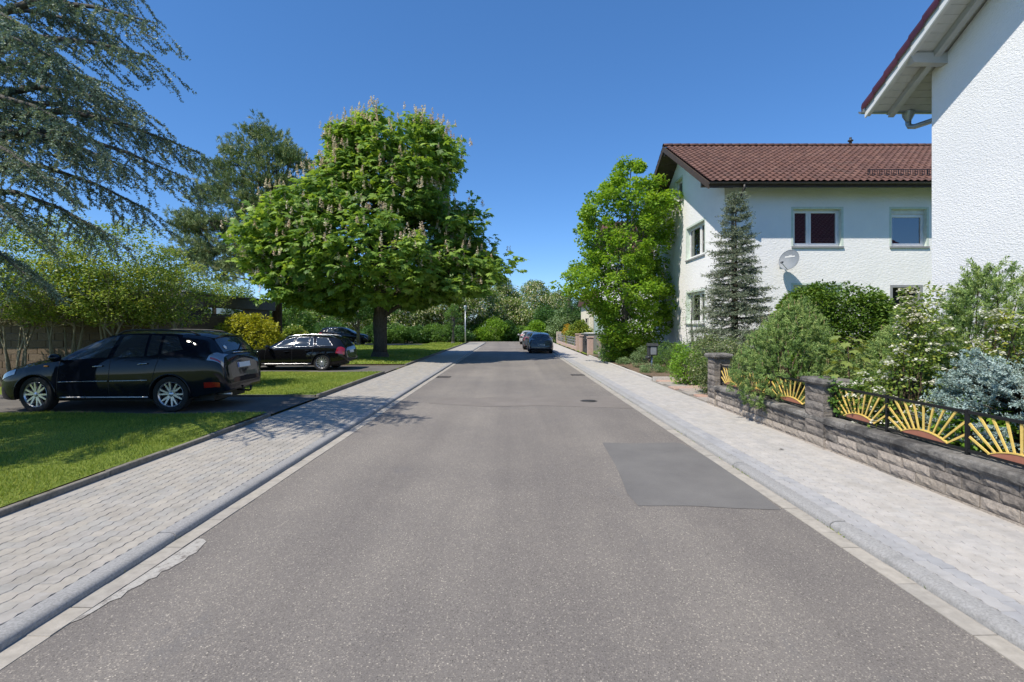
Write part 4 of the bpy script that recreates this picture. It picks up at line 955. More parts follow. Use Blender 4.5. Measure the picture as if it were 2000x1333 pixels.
def text_mesh(txt, size, mat, parent, loc, rot, name='lettering', ext=.004):
    cu = bpy.data.curves.new('t','FONT'); cu.body = txt; cu.size = size; cu.extrude = ext; cu.align_x = 'CENTER'; cu.resolution_u = 3
    o = bpy.data.objects.new('t', cu); COL.objects.link(o); bpy.context.view_layer.update()
    me = bpy.data.meshes.new_from_object(o.evaluated_get(bpy.context.evaluated_depsgraph_get())); bpy.data.objects.remove(o); bpy.data.curves.remove(cu)
    q = link_mesh(name, me, mat, parent, loc); q.rotation_euler = rot; return q
# ---- dark blue suv
SUV = dict(L=4.73, wf=.93, wr_=3.645, R=.365, rim='split', lip='paint_navy', steer=-.10,
 zt=[(0,.60),(.05,.76),(.2,.90),(.45,1.0),(.9,1.09),(1.25,1.155),(1.6,1.33),(1.95,1.50),(2.3,1.625),(2.8,1.68),(3.4,1.68),(3.95,1.64),(4.30,1.58),(4.42,1.44),(4.56,1.24),(4.62,1.16),(4.67,.95),(4.69,.80),(4.715,.74),(4.73,.55)],
 zs=[(0,.50),(.05,.62),(.2,.76),(.45,.86),(.9,.95),(1.25,1.02),(1.9,1.06),(2.8,1.09),(3.5,1.13),(3.9,1.15),(4.28,1.17),(4.45,1.15),(4.56,1.10),(4.62,1.03),(4.67,.87),(4.69,.76),(4.715,.70),(4.73,.52)],
 zr=[(0,.56),(.05,.72),(.2,.85),(.45,.94),(.9,1.03),(1.25,1.09),(1.6,1.26),(1.95,1.42),(2.3,1.55),(2.8,1.605),(3.4,1.60),(3.95,1.555),(4.30,1.48),(4.42,1.36),(4.56,1.19),(4.62,1.11),(4.67,.92),(4.69,.785),(4.715,.73),(4.73,.54)],
 wr=[(0,.46),(.05,.55),(.2,.62),(.45,.66),(.9,.70),(1.25,.735),(1.6,.70),(1.95,.655),(2.3,.63),(3.4,.625),(3.95,.62),(4.30,.62),(4.42,.655),(4.55,.69),(4.62,.69),(4.67,.66),(4.705,.62),(4.73,.55)],
 wb=[(0,.56),(.05,.68),(.2,.81),(.45,.885),(.9,.918),(1.5,.918),(3.0,.918),(3.65,.922),(4.1,.905),(4.35,.875),(4.55,.825),(4.65,.775),(4.705,.72),(4.73,.62)],
 zb=[(0,.40),(.1,.28),(.4,.25),(1.35,.27),(3.2,.27),(4.05,.30),(4.4,.36),(4.73,.42)],
 side_win=[[(1.52,1.1),(2.36,1.08),(2.46,1.93),(1.98,1.93)],[(2.47,1.08),(3.10,1.06),(3.06,1.93),(2.56,1.93)],[(3.15,1.08),(3.38,1.1),(3.34,1.90),(3.12,1.93)],[(3.44,1.12),(3.86,1.3),(3.66,1.88),(3.40,1.9)]],
 screen=(1.30,2.22), rear_win=(4.33,4.56), seams=((1.36,1.42),(2.42,2.43),(3.28,3.42)), handles=((2.12,.83),(3.02,.85)),
 mould=((1.40,2.40,.46,'chrome',.011),(2.44,3.2,.46,'chrome',.011),(1.42,3.2,.05,'alloy',.016)), mirror=(1.46,1.05), mirror_mat='paint_navy',
 head=([(.06,.80),(.50,.84),(.52,1.0),(.22,1.0)],), refl=(([(4.32,.18),(4.60,.16),(4.60,.30),(4.32,.32)],'lens_red'),), rails=(2.35,4.05,'trim_black'), spoiler=(4.10,4.34))
suv, S, patch, line, L = car('parked_suv', SUV, (-8.25,11.12,.10), math.pi+.012, 'dark blue suv parked on the driveway, silver wheels', paintm='paint_navy')
for sd in (1,-1):
    patch('tail_light','lens_clear',[(4.36,.87),(4.645,.87),(4.61,2.25),(4.43,1.1)],.011,sd,14,nv=9)
    patch('tail_light_band','lens_red',[(4.42,.90),(4.60,.89),(4.60,.95),(4.42,.96)],.015,sd,8)
    patch('wheel_flare','paint_navy',[(.46,.35),(.5,.45),(.5,.5),(.46,.42)],.004,sd,2)
    MB().tube([S(1.12,.78,sd,.01),S(1.19,.78,sd,.01)],.016,8).build('side_repeater', M['lens_amber'], suv)
pl = plate(suv,(-L/2+.05,0,.92),-1); pl.rotation_euler = (0,.2,0)
MB().tube([S(4.60,2.5,1,.02),S(4.60,2.5,-1,.02)],.018,8).build('plate_trim', M['chrome'], suv)
MB().lathe([(.05,0),(.05,.012),(.035,.012),(.035,0)],20,'x',(-L/2+.11,0,1.08)).build('emblem', M['chrome'], suv)
text_mesh('LEXUS',.075,M['chrome'],suv,(-L/2+.05,.42,.80),(R(90),0,R(-90)))
MB().tube([S(4.56,3.0,1,.02),S(4.47,2.6,-1,.025)],.010,6).build('rear_wiper', M['trim_black'], suv)
MB().tube([(-L/2+.2,0,.36),(-L/2-.06,0,.34),(-L/2-.10,0,.36),(-L/2-.10,0,.42)],.022,8).tube([(-L/2-.10,0,.42),(-L/2-.10,0,.45)],.03,10).tube([(-L/2+.1,.1,.37),(-L/2-.02,.12,.37)],.02,8).build('tow_hitch', M['trim_black'], suv)
MB().tube([(-L/2+.35,.5,.33),(-L/2+.05,.5,.33)],.03,10).build('exhaust', M['alloy'], suv)
MB().lathe([(.0,.004),(.05,.004),(.05,0)],18,'z').build('sticker', M['white_frame'], suv, loc=tuple(S(4.5,2.35,1,.012))).rotation_euler = (0,R(-58),0)
# ---- black estate car
EST = dict(L=4.53, wf=.80, wr_=3.56, R=.325, rim='multi', lip='paint_black', chrome_win=True,
 zt=[(0,.52),(.05,.66),(.2,.76),(.5,.83),(1.0,.90),(1.3,.95),(1.6,1.10),(1.95,1.28),(2.3,1.38),(2.8,1.42),(3.4,1.41),(3.95,1.36),(4.18,1.31),(4.30,1.15),(4.40,.98),(4.45,.88),(4.49,.68),(4.53,.48)],
 zs=[(0,.44),(.05,.55),(.2,.65),(.5,.72),(1.0,.79),(1.3,.84),(1.95,.88),(2.8,.91),(3.5,.93),(4.0,.93),(4.25,.90),(4.40,.84),(4.45,.78),(4.49,.64),(4.53,.45)],
 zr=[(0,.49),(.05,.63),(.2,.72),(.5,.79),(1.0,.85),(1.3,.90),(1.6,1.04),(1.95,1.21),(2.3,1.31),(2.8,1.35),(3.4,1.335),(3.95,1.28),(4.18,1.22),(4.30,1.08),(4.40,.94),(4.45,.85),(4.49,.665),(4.53,.47)],
 wr=[(0,.45),(.05,.54),(.2,.62),(.5,.66),(1.0,.68),(1.3,.69),(1.6,.655),(1.95,.61),(2.3,.58),(3.4,.565),(3.95,.55),(4.18,.55),(4.30,.59),(4.40,.63),(4.45,.64),(4.49,.61),(4.53,.52)],
 wb=[(0,.54),(.05,.66),(.2,.79),(.5,.875),(.9,.905),(1.5,.908),(3.0,.908),(3.6,.908),(4.0,.88),(4.25,.84),(4.42,.77),(4.49,.70),(4.53,.60)],
 zb=[(0,.34),(.1,.22),(.4,.20),(1.2,.21),(3.1,.21),(4.0,.24),(4.3,.30),(4.53,.34)],
 side_win=[[(1.55,1.1),(2.34,1.08),(2.44,1.92),(2.02,1.92)],[(2.44,1.08),(3.02,1.08),(2.98,1.92),(2.52,1.92)],[(3.06,1.08),(3.26,1.08),(3.14,1.92),(3.04,1.92)],[(3.33,1.1),(3.98,1.16),(3.72,1.88),(3.28,1.9)]],
 screen=(1.34,2.26), rear_win=(4.20,4.38), seams=((1.30,1.36),(2.40,2.40),(3.16,3.24)), handles=((2.10,.80),(2.92,.82)), handle_mat='paint_black',
 mould=((1.2,3.15,.10,'alloy',.010),), mirror=(1.52,1.04), mirror_mat='paint_black', head=([(.05,.78),(.42,.84),(.46,1.0),(.18,1.0)],),
 tail=(([(4.10,.66),(4.43,.60),(4.43,1.5),(4.16,.98)],'lens_red'),), rails=(1.95,4.0,'chrome'), spoiler=(4.02,4.20))
est, S, patch, line, L = car('estate_car', EST, (-8.82,20.75,.10), math.pi+.0, 'black estate car with red tail light parked on the second driveway', paintm='paint_black')
pl = plate(est,(-L/2+.055,0,.74),-1); pl.rotation_euler = (0,.15,0)
MB().lathe([(.0,.006),(.04,.006),(.04,0)],18,'x',(-L/2+.09,0,.88)).build('emblem', M['chrome'], est)
MB().tube([S(1.0,.74,1,.004),S(1.08,.74,1,.004)],.012,6).build('side_repeater', M['lens_clear'], est)
# ---- far dark suv on the left behind the trees
SU2 = dict(SUV); SU2.update(rim='five', steer=0, lip='paint_navy', chrome_win=True, tail=(([(4.3,.74),(4.6,.62),(4.6,1.1),(4.3,1.0)],'lens_red'),)); 
far_suv, *_ = car('parked_suv', SU2, (at(672,47.8),48.1,.105), .0, 'far dark suv facing the street behind the chestnut trunk', paintm='paint_navy', lod=1)
# ---- hatchbacks parked along the right kerb
HAT = dict(L=3.98, wf=.78, wr_=3.24, R=.305, rim='five', lip='paint_bluegrey',
 zt=[(0,.50),(.05,.66),(.2,.80),(.5,.90),(.95,1.0),(1.35,1.2),(1.75,1.36),(2.2,1.435),(2.8,1.43),(3.4,1.37),(3.62,1.32),(3.78,1.10),(3.86,.96),(3.92,.78),(3.96,.60),(3.98,.48)],
 zs=[(0,.44),(.05,.56),(.2,.68),(.5,.78),(.95,.86),(1.75,.91),(2.8,.95),(3.4,.97),(3.62,.96),(3.78,.92),(3.86,.86),(3.92,.72),(3.96,.56),(3.98,.45)],
 zr=[(0,.47),(.05,.63),(.2,.75),(.5,.85),(.95,.94),(1.35,1.13),(1.75,1.28),(2.2,1.36),(2.8,1.355),(3.4,1.29),(3.62,1.23),(3.78,1.06),(3.86,.93),(3.92,.765),(3.96,.59),(3.98,.47)],
 wr=[(0,.44),(.05,.52),(.2,.58),(.5,.62),(.95,.66),(1.35,.62),(1.75,.58),(2.2,.56),(3.4,.54),(3.62,.54),(3.78,.60),(3.86,.66),(3.92,.67),(3.96,.64),(3.98,.56)],
 wb=[(0,.52),(.05,.64),(.2,.75),(.5,.82),(.9,.845),(3.2,.85),(3.6,.835),(3.8,.805),(3.9,.775),(3.96,.73),(3.98,.66)],
 zb=[(0,.34),(.1,.22),(.4,.2),(1.2,.21),(2.8,.21),(3.6,.26),(3.98,.32)],
 side_win=[[(1.2,1.1),(2.02,1.08),(2.10,1.92),(1.66,1.92)],[(2.12,1.08),(2.78,1.1),(2.74,1.9),(2.18,1.92)],[(2.84,1.12),(3.2,1.3),(3.1,1.85),(2.82,1.9)]],
 screen=(1.0,1.95), rear_win=(3.63,3.77), seams=((1.08,1.1),(2.07,2.07)), handles=((1.8,.8),), handle_mat='paint_bluegrey',
 mould=((1.1,2.75,.4,'trim_black',.010),), mirror=(1.24,1.05), head=([(.06,.78),(.4,.82),(.42,1.0),(.2,1.0)],),
 tail=(([(3.74,.86),(3.88,.78),(3.86,2.40),(3.77,1.8)],'lens_clear'),), refl=(([(3.93,.22),(3.972,.22),(3.972,.32),(3.93,.32)],'lens_red'),), spoiler=(3.50,3.64))
def hatch(px_c, y_rear, label, pm, tail='lens_clear'):
    h = dict(HAT); h['lip'] = pm; h['handle_mat'] = pm; h['tail'] = ((HAT['tail'][0][0], tail),)
    c, S, patch, line, L = car('parked_hatchback', h, (px_c, y_rear+1.99, .0), math.pi/2, label, None, pm, 1)
    pl = plate(c,(-L/2+.012,0,.60),-1)
    for k in range(7): MB().box(-.0095,-.006,-.18+k*.062+(.03 if k > 2 else 0),-.145+k*.062+(.03 if k > 2 else 0),-.035,.035).build('plate_character', M['letter_black'], pl)
    MB().lathe([(.0,.004),(.045,.004),(.045,0)],16,'x',(-L/2+.085,0,.90)).build('emblem', M['chrome'], c)
    MB().tube([S(3.45,3,1,0),S(3.45,3,1,0)+Vector((-.08,0,.16))],.005,5).build('aerial', M['trim_black'], c)
    MB().tube([S(3.76,3.0,1,.02),S(3.70,2.6,-1,.02)],.008,6).build('rear_wiper', M['trim_black'], c)
    return c
hatch(1.98, 34.2, 'blue grey hatchback at the kerb, nearest of the three parked cars', 'paint_bluegrey')
hatch(1.72, 39.4, 'dark grey car mostly hidden behind the blue grey hatchback', 'paint_dkgrey', 'lens_red')
hatch(1.66, 51.5, 'silver car parked farthest down the street', 'paint_silver', 'lens_red')
# ================================================================ garden wall, sun fence, small street things
rw = random.Random(11)
def rock_block(len_, h, dep, seed, amp=.011):
    """block with a split-rock face towards -X; origin at the face's lower near corner"""
    g = random.Random(seed); ny, nz = 7, 3; V = []; F = []
    for j in range(nz+1):
        for i in range(ny+1):
            e = i in (0,ny) or j in (0,nz); V.append((.012 if e else -g.uniform(.0,amp*1.6)+.006, .004+(len_-.008)*i/ny+(0 if e else g.uniform(-.008,.008)), .003+(h-.006)*j/nz+(0 if e else g.uniform(-.006,.006))))
    n1 = ny+1
    for j in range(nz):
        for i in range(ny): a = j*n1+i; F.append((a,a+n1,a+n1+1,a+1))
    b = len(V); V += [(dep,.004,.003),(dep,len_-.004,.003),(dep,len_-.004,h-.003),(dep,.004,h-.003)]; c = (0,ny,nz*n1+ny,nz*n1)
    F += [(b,b+1,b+2,b+3), tuple([b]+[0]+list(range(1,n1))+[b+1])[::1], tuple([b+3]+list(range(nz*n1,nz*n1+n1))+[b+2])[::-1], tuple([b]+[j*n1 for j in range(nz,-1,-1)][::-1]+[b+3])[::-1], tuple([b+1]+[j*n1+ny for j in range(nz+1)]+[b+2])]
    m = MB(); m.add(V,F); return m.mesh('block')
GW = empty('garden_wall', (4.54,1.2,0), 'low grey rock faced garden wall with capping beside the pavement', 'wall')
variants = {}
def block(parent, x, y, z, ln, h, mat, off, rz=0):
    k = (round(ln,3), round(h,3), mat, rw.randrange(4))
    if k not in variants: variants[k] = rock_block(ln,h,.17,hash((k[0],k[1],k[3])) & 255); variants[k].materials.append(M[mat])
    o = link_mesh('block', variants[k], None, parent, (x-off.x,y-off.y,z-off.z)); o.rotation_euler = (0,0,rz+rw.uniform(-.008,.008)); return o
off = Vector((4.54,1.2,0))
MB().box(4.60,4.80,1.25,11.3,.0,.43).build('core', M['stone_block'], GW, True)
hc, lb = .118, .39
for c in range(4):
    y = 1.2 - (lb/2 if c % 2 else 0); z = .025 + c*hc - .06
    while y < 11.3-lb*.3:
        block(GW, 4.545+rw.uniform(-.004,.004), y, z, lb if y+lb < 11.4 else 11.4-y, hc, 'stone_clean' if c < 3 and rw.random() < (.95,.9,.2)[c] else 'stone_block', off); y += lb
# capping stones
def cap_mesh(ln, seed):
    g = random.Random(seed); n = 9; V = []; F = []
    prof = [(4.515,.0),(4.500,.03),(4.503,.075),(4.525,.095),(4.66,.103),(4.80,.098),(4.83,.07),(4.835,.0)]; k = len(prof)
    for i in range(n+1):
        for x,z in prof: V.append((x-4.54+g.uniform(-.006,.006), (ln-.008)*i/n+.004, z+(g.uniform(-.004,.004) if 0 < z else 0)))
    for i in range(n):
        for j in range(k): a = i*k+j; F.append((a,i*k+(j+1)%k,(i+1)*k+(j+1)%k,a+k))
    F += [tuple(range(k)), tuple(range(n*k,n*k+k))[::-1]]
    m = MB(); m.add(V,F); me = m.mesh('cap_stone'); me.materials.append(M['stone_cap']); return me
y = 1.2; k = 0
while y < 11.2:
    if not (7.2 < y+.3 < 7.8): link_mesh('cap_stone', cap_mesh(.8,k), None, GW, (0, y-1.2, .437))
    y += .8; k += 1
def pillar(y0, y1, ztop, name):
    m = MB(); m.box(4.57,4.85,y0+.06,y1-.06,0,ztop-.08); P = m.build('pillar', M['stone_block'], GW, True)
    n = int(round((ztop-.12-.03)/hc)); hh = (ztop-.10+.03)/n
    for c in range(n):
        z = -.03+c*hh; block(P, 4.505, y0, z, y1-y0, hh, 'stone_clean' if c < 2 else 'stone_block', off)
        o = block(P, 4.52, y0-.012, z, .36, hh, 'stone_block', off, 0); o.rotation_euler = (0,0,R(90)); o.location = (4.875-4.54, y0+.005-1.2, z)
        o = block(P, 4.52, y0, z, .36, hh, 'stone_block', off, 0); o.rotation_euler = (0,0,R(-90)); o.location = (4.515-4.54, y1-.005-1.2, z)
    m = MB(); m.cbox(4.455,4.93,y0-.06,y1+.06,ztop-.10,ztop,.03,.006,rw); m.build('pillar_cap', M['stone_cap'], P, True)
pillar(11.22,11.62,1.24,'a'); pillar(7.30,7.76,1.09,'b')
# sun-ray fence panels
def sun_panel(ya, yb, label, post_far):
    """panel between ya (far) and yb (near)"""
    xf = 4.66; T = empty('sun_fence_panel', (xf,yb,.54), label, 'fence panel', 'black fence panels with yellow sunrays on the stone wall'); w = ya-yb; zt, zb = .45, .055
    MB().box(-.015,.015,.02,w-.02,zt-.03,zt).build('top_rail', M['black_metal'], T); MB().box(-.015,.015,.02,w-.02,zb-.025,zb).build('bottom_rail', M['black_metal'], T)
    MB().box(-.016,.016,-.016,.016,-.01,zt+.012).box(-.04,.04,-.04,.04,-.012,-.004).build('post', M['black_metal'], T)
    if post_far: MB().box(-.016,.016,w-.016,w+.016,-.01,zt+.012).build('post', M['black_metal'], T)
    c = w/2; hw = .29*w; sag = .072; Rr = (hw*hw+sag*sag)/(2*sag); zc = zb+sag-Rr; a0 = math.asin(hw/Rr)
    arc = [(c+Rr*math.sin(a), zc+Rr*math.cos(a)) for a in np.linspace(-a0,a0,15)]
    MB().extrude([(-.008,y,z) for y,z in arc+[(c,zb+.001)]][:15], (0,0,0), (.016,0,0)).build('sun_disc', M['copper_disc'], T)
    m = MB()
    for (p,q),(r,s) in zip(arc[:-1],arc[1:]): m.extrude([(-.014,p,q),(-.014,r,s),(-.014,r,s+.012),(-.014,p,q+.012)], (0,0,0), (.028,0,0))
    m.build('disc_rim', M['yellow_paint'], T)
    ends = [(.0,.36),(.0,.69),(.10,1),(.235,1),(.37,1),(.5,1),(.63,1),(.765,1),(.90,1),(1,.67),(1,.33)]
    for k,(e,h) in enumerate(ends):
        a = a0*(-1+2*k/10)*.98; p = Vector((0,c+Rr*math.sin(a),zc+Rr*math.cos(a)+.006))
        q = Vector((0, .024+(w-.048)*e, zt-.03 if h == 1 else zb+(zt-zb)*h)); d = (q-p); n = Vector((0,-d.z,d.y)).normalized(); wd = .0095
        V = []
        for pt, ww in ((p,wd*.9),(q,wd*1.25)):
            V += [pt+n*ww+Vector((-.006,0,0)), pt-n*ww+Vector((-.006,0,0)), pt-n*ww+Vector((.006,0,0)), pt+n*ww+Vector((.006,0,0))]
        MB().add(V,[(0,1,2,3),(7,6,5,4),(0,4,5,1),(1,5,6,2),(2,6,7,3),(3,7,4,0)]).build('sun_ray', M['yellow_paint'], T)
    return T
sun_panel(11.22,10.15,'sunray fence panel beside the end pillar at the slab path',True)
sun_panel(10.15,9.05,'sunray fence panel mostly behind the big mountain pine',False)
sun_panel(9.05,7.80,'sunray fence panel between the mountain pine and the ivy clad pillar',False)
sun_panel(7.28,6.25,'sunray fence panel beside the ivy clad pillar behind white blossom',True)
sun_panel(6.25,5.15,'complete sunray fence panel second from the ivy clad pillar',False)
sun_panel(5.15,4.05,'sunray fence panel cut by the photo edge in front of the blue spruce',False)
sun_panel(4.05,2.95,'sunray fence panel beyond the photo edge nearest the viewer',False)
# ---- letterbox on a post
Lb = empty('letterbox', (5.36,19.3,.12), 'grey letterbox with sloping lid on a post in the planted bed', 'letterbox')
MB().tube([(0,0,0),(0,0,.62)],.035,10).build('post', M['galvanised'], Lb)
MB().cbox(-.15,.19,-.13,.13,.62,1.0,.012).build('box', M['anthracite'], Lb)
MB().extrude([(-.19,-.17,.99),(-.19,.17,.99),(-.19,.0,1.09)], (0,0,0), (.42,0,0)).build('lid', M['anthracite'], Lb)
MB().box(.192,.197,-.10,.10,.66,.95).box(-.08,.14,-.138,-.131,.66,.95).build('front_plate', M['galvanised'], Lb)
MB().lathe([(.0,-.2),(.055,-.2),(.065,-.18),(.065,.18),(.05,.2)],16,'y',(-.16,-.05,.55)).build('newspaper_tube', M['anthracite'], Lb)
# ---- arched iron gate and its posts
def post_thing(y, h, label, w=.34):
    P = empty('gate_post', (4.78,y,.05), label, 'gate post', 'pink concrete posts of the arched gate')
    MB().cbox(-w/2,w/2,-w/2,w/2,0,h-.08,.012).build('shaft', M['pink_concrete'], P); MB().cbox(-w/2-.04,w/2+.04,-w/2-.04,w/2+.04,h-.08,h,.015).build('cap', M['pink_concrete'], P)
post_thing(30.75,1.18,'pink concrete gate post nearest the planted bed'); post_thing(34.2,1.2,'pink concrete gate post on the far side of the arched gate'); post_thing(36.4,1.28,'pink concrete post standing farthest along, next to the pale fence')
G = empty('iron_gate', (4.78,31.0,.07), 'dark arched iron gate between two pink posts', 'gate')
g = 3.0; top = lambda u: 1.0+.28*math.sin(math.pi*u)
MB().tube([(0,.02+g*u,top(u)) for u in np.linspace(0,1,15)],.025,6).build('arch_rail', M['black_metal'], G); MB().box(-.02,.02,0,g,.06,.12).build('bottom_rail', M['black_metal'], G)
for k in range(21): u = k/20; MB().box(-.012,.012,.02+g*u-.05,.02+g*u+.05,.0+.1,top(u)).build('bar', M['anthracite'], G)
MB().box(-.05,-.02,1.42,1.46,.6,.85).build('handle', M['black_metal'], G)
# ---- wooden lattice fence, pale fence, stone wall, low grey wall and glass screen
Fz = empty('lattice_fence', (4.9,29.9,.1), 'weathered wooden lattice fence behind the planted bed', 'fence')
for x in (.35,1.6,2.8): MB().box(x-.04,x+.04,-.04,.04,0,1.0).build('post', M['weathered_wood'], Fz)
for z in (.35,.8): MB().box(.2,3.0,.0,.04,z,z+.06).build('rail', M['weathered_wood'], Fz)
for k in range(15):
    for s in (1,-1): MB().extrude([(.3+k*.17+s*-.22,-.03+(s>0)*.02,.2),(.3+k*.17+s*-.22+.04,-.03+(s>0)*.02,.2),(.3+k*.17+s*.22+.04,-.03+(s>0)*.02,.98),(.3+k*.17+s*.22,-.03+(s>0)*.02,.98)], (0,0,0), (0,.016,0)).build('slat', M['weathered_wood'], Fz)
Fp = empty('pale_fence', (4.66,37.0,.06), 'low pale metal fence on a stone kerb along the far pavement', 'fence')
MB().box(0,.2,0,15.5,0,.3).build('kerb', M['pink_concrete'], Fp)
for k in range(12): MB().box(.06,.12,k*1.4-.03+.05,k*1.4+.03+.05,.3,1.0).build('post', M['galvanised'], Fp)
for z in (.5,.7,.92): MB().box(.07,.11,0,15.5,z,z+.05).build('rail', M['galvanised'], Fp)
Sw = empty('dry_stone_wall', (5.2,38.2,.1), 'dry stone wall of flat grey slabs behind the pale fence', 'wall'); rs = random.Random(4)
for r in range(7):
    x = rs.uniform(0,.3)
    while x < 2.6: w = rs.uniform(.35,.8); MB().cbox(x,x+w-.02,rs.uniform(-.05,0),.4,r*.155,r*.155+.145,.02,.008,rs).build('slab', M['kerb_conc'], Sw); x += w
Sp = empty('stone_pillar', (4.9,52.6,.05), 'stacked stone pillar at the far end of the pale fence', 'pillar')
for r in range(7): MB().cbox(-.25+rs.uniform(-.02,.02),.25,-.25,.25,r*.18,r*.18+.17,.02,.01,rs).build('stone', M['stone_clean'], Sp)
Lw = empty('grey_garden_wall', (5.0,36.0,.1), 'low dark grey rendered wall behind the arched gate', 'wall')
MB().box(.0,2.7,0,.25,0,1.2).build('wall_body', M['grey_wall'], Lw); MB().box(-.04,2.74,-.04,.29,1.2,1.27).build('coping', M['sill_grey'], Lw); MB().box(2.28,2.6,-.02,-.004,.2,1.15).build('recess_plate', M['dark_interior'], Lw)  # flat black plate on the wall face, painting in the dark of a recess
Gs = empty('glass_screen', (6.1,37.5,.9), 'pale green glass privacy screen on the far terrace', 'screen')
for k in range(3): MB().box(k*.42,k*.42+.40,0,.012,.45,1.75).build('pane', M['glass_screen'], Gs)
for k in range(4): MB().box(k*.42-.02,k*.42+.0,-.02,.03,0,1.8).build('post', M['galvanised'], Gs)
MB().box(-.3,3,-.1,3,-.8,.45).build('terrace_base', M['stucco_white'], Gs)
# ---- street lamp and pole
Sl = empty('street_lamp', (-5.03,54.2,.1), 'slender grey street lamp at the end of the lawn', 'street lamp')
MB().tube([(0,0,0),(0,0,1.2),(0,0,3.5)],[.07,.065,.04],10).build('pole', M['galvanised'], Sl); MB().lathe([(.05,3.45),(.07,3.5),(.16,3.85),(.17,3.88),(.12,3.93),(.0,3.96)],14).build('lantern', M['glass_screen'], Sl); MB().lathe([(.19,3.88),(.20,3.91),(.08,4.0),(.0,4.02)],14).build('lamp_cap', M['galvanised'], Sl)
Pz = empty('wooden_pole', (at(1112,60),60,0), 'bare dark trunk standing above the far shrubs', 'pole')
MB().tube([(0,0,0),(.03,0,3),(0,0,5),(.05,0,6.2)],[.28,.24,.2,.17],8).build('shaft', M['bark_twig'], Pz); MB().tube([(0,0,5),(.6,0,5.6)],[.08,.05],6).build('stub', M['bark_twig'], Pz)
lf = MB(); lf.add([(0,0,.008),(.05,.02,.015),(.09,0,.008),(.05,-.025,.02)],[(0,1,2,3)]); lf.build('fallen_leaf', M['dark_wood'], None, loc=(at(1520,7.25),7.25,.072), label='brown dry leaf lying on the pale pavement', cat='leaf')
# ================================================================ plants
def nz(v): return v/np.maximum(np.linalg.norm(v,axis=1,keepdims=True),1e-9)
def base_of(parent):
    l = np.zeros(3); q = parent
    while q is not None: l += np.array(q.location); q = q.parent
    return l
def leaves(name, mat, parent, P, D, N, L, Wd, vary, fold=.0, wide=.5, kind=None):
    """one diamond-shaped leaf per row: base P, direction D, face normal N"""
    n = len(P); D = nz(D); N = nz(N - D*np.sum(N*D,1,keepdims=True)); S_ = np.cross(D,N)
    L = np.broadcast_to(L,(n,))[:,None]; Wd = np.broadcast_to(Wd,(n,))[:,None]; P = P - base_of(parent)
    mid = P + D*L*wide
    V = np.stack([P, mid+S_*Wd*.5+N*fold*Wd, P+D*L, mid-S_*Wd*.5+N*fold*Wd],1).reshape(-1,3)
    F = np.arange(4*n).reshape(-1,4)
    return link_mesh(name, mesh_np(name, V, F, False, np.clip(vary,0,1)), M[mat], parent, kind=kind)
def rand_dirs(g, n): return nz(g.normal(size=(n,3)))
def interp_prof(prof):
    p = np.array(sorted(prof)); return lambda z: (np.interp(z,p[:,0],p[:,1]), np.interp(z,p[:,0],p[:,2]))
def clumps(g, base, prof, n, inner=.45, lobes=24, lob=.22, shell=.5):
    """clump centres filling a crown whose left/right radius per height is given"""
    f = interp_prof(prof); z0, z1 = min(p[0] for p in prof), max(p[0] for p in prof)
    zz = np.linspace(z0,z1,60); wgt = np.array([np.mean(f(z)) for z in zz])+.15; cdf = np.cumsum(wgt); cdf /= cdf[-1]
    z = np.interp(g.uniform(0,1,n),cdf,zz); th = g.uniform(0,2*np.pi,n); rl, rr = f(z); c = (1+np.cos(th))/2
    Rm = rl*(1-c)+rr*c
    la, lz, lw = g.uniform(0,2*np.pi,lobes), g.uniform(z0,z1,lobes), g.uniform(-1,1,lobes)
    hh = (z1-z0)/5
    bump = sum(w*np.exp(-((z-zl)/hh)**2 - (np.angle(np.exp(1j*(th-a)))/.5)**2) for a,zl,w in zip(la,lz,lw))
    Rm = Rm*(1+lob*np.clip(bump,-1,.6)); k = inner+(1-inner)*g.uniform(0,1,n)**shell
    out = np.stack([np.cos(th),np.sin(th),np.zeros(n)],1)
    C = np.array(base)+np.stack([np.cos(th)*Rm*k, np.sin(th)*Rm*k, z],1)
    return C, out, k
def clump_leaves(g, C, out, per, rad, flat=.65, upb=.55, droop=.15):
    """leaf positions, directions and normals in clumps"""
    n = len(C)*per; c = np.repeat(C,per,0); o = np.repeat(out,per,0); r = np.repeat(np.broadcast_to(rad,(len(C),)),per)
    d = rand_dirs(g,n); u = g.uniform(.25,1,n)**.5; P = c + d*u[:,None]*r[:,None]*np.array([1,1,flat])
    D = nz(d*np.array([1,1,.5]) + o*.5 + np.array([0,0,-droop]) + .35*g.normal(size=(n,3)))
    N = nz(d*.5 + np.array([0,0,upb]) + o*.25 + .4*g.normal(size=(n,3)))
    return P, D, N
def limb(m, a, b, r0, r1, g, sag=.0, n=6, wob=.06, sides=6):
    a, b = np.array(a,float), np.array(b,float); l = np.linalg.norm(b-a); pts = []; o = g.normal(size=3)*wob*l
    for i in range(n+1):
        t = i/n; p = a+(b-a)*t + o*math.sin(math.pi*t) + np.array([0,0,sag*l*math.sin(math.pi*t)]); pts.append(tuple(p))
    m.tube(pts, [r0+(r1-r0)*(i/n)**.8 for i in range(n+1)], sides, False); return pts
def tree(name, loc, label, cat='tree', group=None): return empty(name, loc, label, cat, group)
